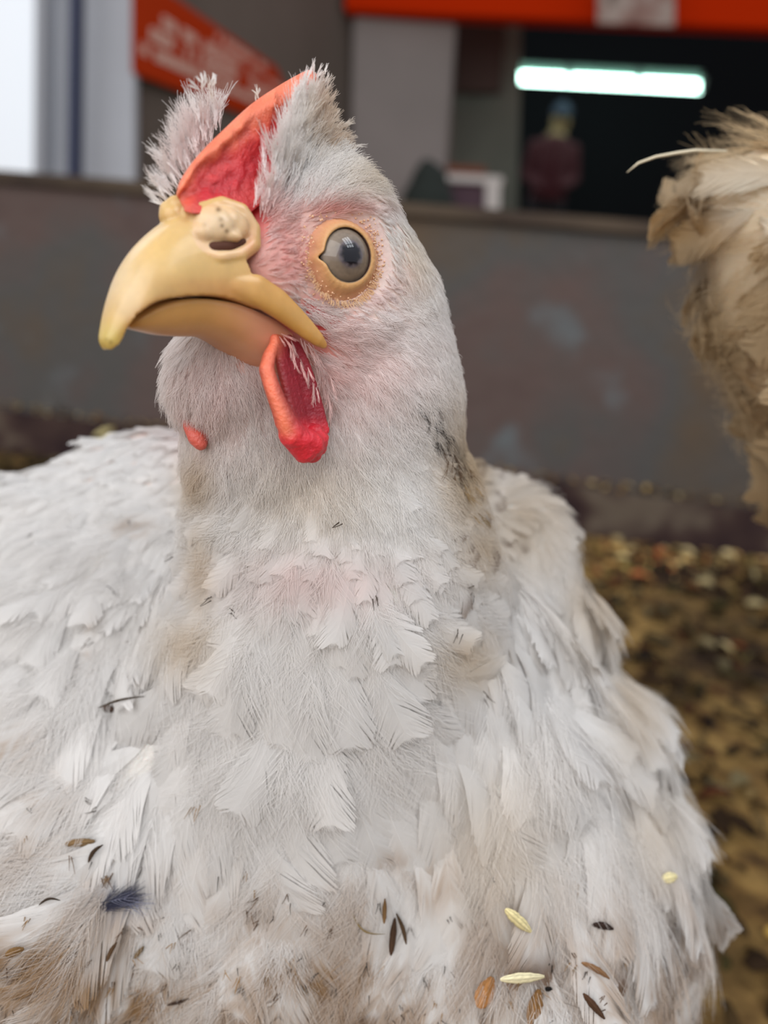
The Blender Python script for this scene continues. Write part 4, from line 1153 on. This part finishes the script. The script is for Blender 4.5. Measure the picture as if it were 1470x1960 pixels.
HK = [
 ('grain_husk', 153, 1613, 58, 19, 6, (128, 102, 70), 'long tan grain husk lying flat on the lower breast, above a dark splinter', 0),
 ('wood_splinter', 183, 1634, 44, 9, 50, (62, 46, 32), 'dark curved splinter just below the long tan husk on the breast', .12),
 ('grain_husk', 208, 1357, 30, 18, -15, (74, 56, 46), 'dark brown husk hooked in white feathers high on the flank fold', 0),
 ('straw_fibre', 232, 1344, 90, 5, 14, (70, 58, 46), 'thin dark fibre sticking out beside the dark brown husk on the flank fold', .05),
 ('straw_fibre', 95, 1728, 42, 6, 12, (58, 46, 36), 'small arched dark fibre on white feathers beside the slate coloured feather', .18),
 ('wood_splinter', 138, 1808, 44, 9, 22, (60, 44, 32), 'dark thin splinter, uppermost of the cluster below the slate coloured feather', .05),
 ('grain_husk', 133, 1834, 38, 15, 34, (92, 64, 40), 'brown oval husk directly below the thin dark splinter', 0),
 ('wood_splinter', 167, 1846, 26, 7, 45, (96, 72, 50), 'short brown splinter beside the brown oval husk', 0),
 ('wood_splinter', 214, 1822, 42, 9, 62, (84, 62, 42), 'steep brown splinter between the brown oval husk and the grey-brown one', .05),
 ('grain_husk', 266, 1823, 30, 10, 52, (112, 92, 66), 'small grey-brown husk near the steep brown splinter', 0),
 ('wood_splinter', 342, 1918, 46, 8, 16, (56, 40, 30), 'lone dark splinter on the stained feathers at the bottom of the breast', 0),
 ('grain_husk', 28, 1822, 38, 20, 20, (120, 90, 54), 'ragged brown husk on stained feathers beside the edge of the photo', 0),
 ('grain_husk', 736, 1744, 48, 10, 88, (110, 82, 50), 'slim upright brown husk above the pair of dark striped ones', 0),
 ('grain_husk', 752, 1793, 72, 15, 84, (66, 46, 32), 'large dark upright husk in the middle of the lower breast', 0),
 ('grain_husk', 768, 1778, 62, 9, 108, (72, 54, 36), 'narrow dark husk leaning against the large dark upright one', -.05),
 ('straw_fibre', 706, 1768, 74, 4, -32, (128, 108, 70), 'fine curved straw fibre beside the slim upright brown husk', -.22),
 ('wood_flake', 930, 1900, 64, 44, 68, (176, 124, 74), 'broad orange-brown wood flake on the lower breast', 0),
 ('bran_flake', 992, 1762, 66, 26, -42, (214, 200, 150), 'pale yellow bran flake stuck above the broad orange-brown wood flake', 0),
 ('bran_crumb', 1000, 1872, 84, 24, 4, (224, 214, 176), 'long pale yellow crumb lying between two brown wood pieces', 0),
 ('grain_husk', 1154, 1774, 42, 17, -12, (50, 36, 30), 'black-brown husk on the brownish feathers of the wing', .05),
 ('grain_husk', 1140, 1858, 62, 14, -30, (130, 96, 66), 'slanting brown husk in the hollow of the brownish wing feathers', .05),
 ('grain_husk', 1137, 1926, 64, 16, -50, (78, 54, 38), 'dark brown husk, lowest on the brownish wing feathers', 0),
 ('seed', 1050, 1893, 15, 12, 0, (24, 20, 18), 'tiny round black seed at the end of the long pale crumb', 0),
 ('wood_flake', 1024, 1930, 74, 34, 78, (134, 98, 58), 'rough brown wood piece standing on the lower breast under the tiny black seed', 0),
 ('bran_flake', 1282, 1680, 30, 26, 10, (232, 220, 168), 'small pale yellow flake on the white outer wing feathers', 0),
 ('bran_flake', 200, 828, 40, 14, 24, (226, 210, 150), 'yellow flake on the white back feathers in front of the low wall', 0),
]
for k, (nm, px, py, ln, wd_, an, co, lb, arc) in enumerate(HK):
    husk(nm, px, py, ln, wd_, an, co, lb, {'seed': 'seed', 'straw_fibre': 'straw', 'wood_splinter': 'splinter', 'wood_flake': 'wood chip', 'bran_flake': 'crumb', 'bran_crumb': 'crumb'}.get(nm, 'husk'), arc=arc, seed=k)

# ================================================================== THE SECOND BIRD (only its rear is in view)
b2 = chain([S(1464, 402, 222, 17), S(1540, 560, 236, 27), S(1590, 720, 245, 24)], 6)
b2 += chain([S(1560, 560, 236, 27), S(1800, 640, 285, 60), S(2030, 980, 330, 78), S(2250, 900, 330, 66)], 8)
b2 += chain([S(1590, 720, 245, 24), S(2010, 1040, 328, 78)], 6)
b2 += chain([S(2230, 900, 330, 66), S(2420, 560, 330, 34), S(2440, 330, 330, 22), S(2470, 290, 328, 21)], 8)
HV, HF = blob(b2, .003, 6); HN = vnormals(HV, HF)
if np.mean(np.sum(HN*(HV-HV.mean(0)), 1)) < 0: HN = -HN
g2 = P(2120, 980, .33)
HEN2 = empty('hen', (float(g2[0]), float(g2[1]), 0.0))
tag(HEN2, 'second hen seen only by its ruffled beige rear feathers at the edge of the photo', 'hen')
mesh_np('body', HV, HF, M_SKIN, HEN2, colors=np.tile(lin((222, 204, 176)), (len(HV), 1)))
M_LEGS = plain('leg_scales', (206, 168, 84), .5, bump=(400, .4, .001))
for sx in (-.03, .035):
    kx = float(g2[0])+sx; ky = float(g2[1])
    items = chain([(np.array([kx, ky, .20]), .022), (np.array([kx, ky+.015, .12]), .010), (np.array([kx, ky, .06]), .0065), (np.array([kx, ky, .012]), .007)], 8)
    for tx, ty in ((-.05, 0), (-.04, .03), (-.04, -.03), (.025, 0)):
        items += chain([(np.array([kx, ky, .010]), .006), (np.array([kx+tx, ky+ty, .006]), .004)], 6)
    V, F = blob(items, .002, 3); mesh_np('leg', V, F, M_LEGS, HEN2)
hb = P(2500, 300, .315)
V, F = blob(chain([(hb, .009), (hb+np.array([.022, -.01, -.006]), .005), (hb+np.array([.03, -.013, -.012]), .002)], 6), .0012, 4)
mesh_np('beak', V, F, M_BEAK, HEN2, colors=np.tile(lin((222, 180, 110)), (len(V), 1)))
cq = P(2470, 215, .328)
V, F = blob(chain([(cq+np.array([.014, 0, -.006]), .004), (cq+np.array([0, 0, .004]), .005), (cq+np.array([-.018, 0, 0]), .004)], 6)+[(cq+np.array([x_, 0, .012]), .0035) for x_ in (-.012, -.002, .008)], .001, 3)
mesh_np('comb', V, F, M_COMB, HEN2, colors=np.tile(lin((206, 50, 50)), (len(V), 1)))
G2 = [(1430, 330, 1330, 300, .215), (1400, 380, 1280, 370, .21), (1420, 440, 1300, 470, .212), (1460, 290, 1370, 240, .218), (1400, 560, 1320, 620, .21), (1450, 520, 1400, 600, .215), (1420, 700, 1330, 790, .215), (1460, 800, 1390, 900, .222), (1390, 640, 1300, 650, .213), (1540, 300, 1480, 240, .23)]
gp2 = np.array([P(a, b, d) for a, b, c, e, d in G2]+[P(1900, 600, .26), P(1950, 1000, .25), P(2300, 800, .28)])
gd2 = norm(np.array([P(c, e, d+.002)-P(a, b, d) for a, b, c, e, d in G2]+[-R0+UP*.1, -R0-UP*.5, -R0*.8-UP*.6]))
sn_, sv_ = SN, SV; SN = HN
hp2, hn2, _ = sample(HV, HF, 9000, 12); SN = sn_
w2 = 1/(np.linalg.norm(hp2[:, None]-gp2[None], axis=2)**3+1e-8); t2 = (w2[:, :, None]*gd2[None]).sum(1)
t2 -= (t2*hn2).sum(1)[:, None]*hn2; t2 = norm(norm(t2)+np.cross(hn2, norm(t2))*r_.normal(0, .22, (len(hp2), 1)))
x2, y2, d2 = proj(hp2); front = x2 < 1680
def hen2_color(Q):
    x, y, d = proj(Q); n1 = fbm(Q, 140, 70); n2 = fbm(Q, 700, 71)
    c = np.tile(lin((204, 180, 142)), (len(Q), 1))*(.8+.4*n1)[:, None]
    w_ = blobs2(x, y, [(1440, 390, 120, 75, 1.3)])*sstep(.15, .4, n1+.15); w_ = np.clip(w_, 0, 1)[:, None]
    c = c*(1-w_)+lin((232, 224, 208))*w_
    o_ = blobs2(x, y, [(1330, 440, 110, 40, .6), (1400, 480, 80, 30, .6)])[:, None]; c = c*(1-o_)+lin((196, 158, 96))*o_
    g_ = blobs2(x, y, [(1340, 540, 40, 60, .6), (1350, 760, 80, 80, .3)])[:, None]; c = c*(1-g_)+lin((140, 128, 116))*g_
    k = (sstep(.72, .8, n2)*.6*blobs2(x, y, [(1420, 400, 90, 70, 1)]))[:, None]
    return c*(1-k)+lin((80, 66, 50))*k
T_fl = [template(52, s+40, 1.35, .5, .9) for s in range(5)]
sel = np.where(front)[0][:190]; oth = np.where(~front)[0][:900]
kk = np.concatenate([sel, oth]); isf = x2[kk] < 1680
lay_feathers('rear_feathers', hp2[kk], t2[kk], hn2[kk], np.where(isf, r_.uniform(.015, .027, len(kk)), r_.uniform(.025, .04, len(kk))), np.where(isf, r_.uniform(.0035, .0065, len(kk)), r_.uniform(.009, .012, len(kk))),
             r_.uniform(.15, .6, len(kk)), r_.uniform(.1, .5, len(kk)), T_fl, M_FEATHER, HEN2, hen2_color, seed=9, roll=.2)
sel = np.where(front)[0][190:3000]
Q, Rr = plumes(hp2[sel], t2[sel], hn2[sel], r_.uniform(.011, .024, len(sel)), r_.uniform(.15, .7, len(sel)), nb=15, spread=.5, r=r_, K=6, base_r=6e-5, wig=.06)
strands('rear_fluff', Q, Rr, hen2_color(Q[:, 3]), M_DOWN, HEN2)
# two stray quills that stick out
tube('quill', [P(1390, 290, .208), P(1330, 288, .203), P(1300, 292, .2), P(1255, 300, .199), P(1222, 312, .198), P(1200, 330, .198)], [.0004, .0004, .0004, .00035, .0003, .0001], plain('quill_horn', (220, 208, 180), .5), HEN2, seg=8)
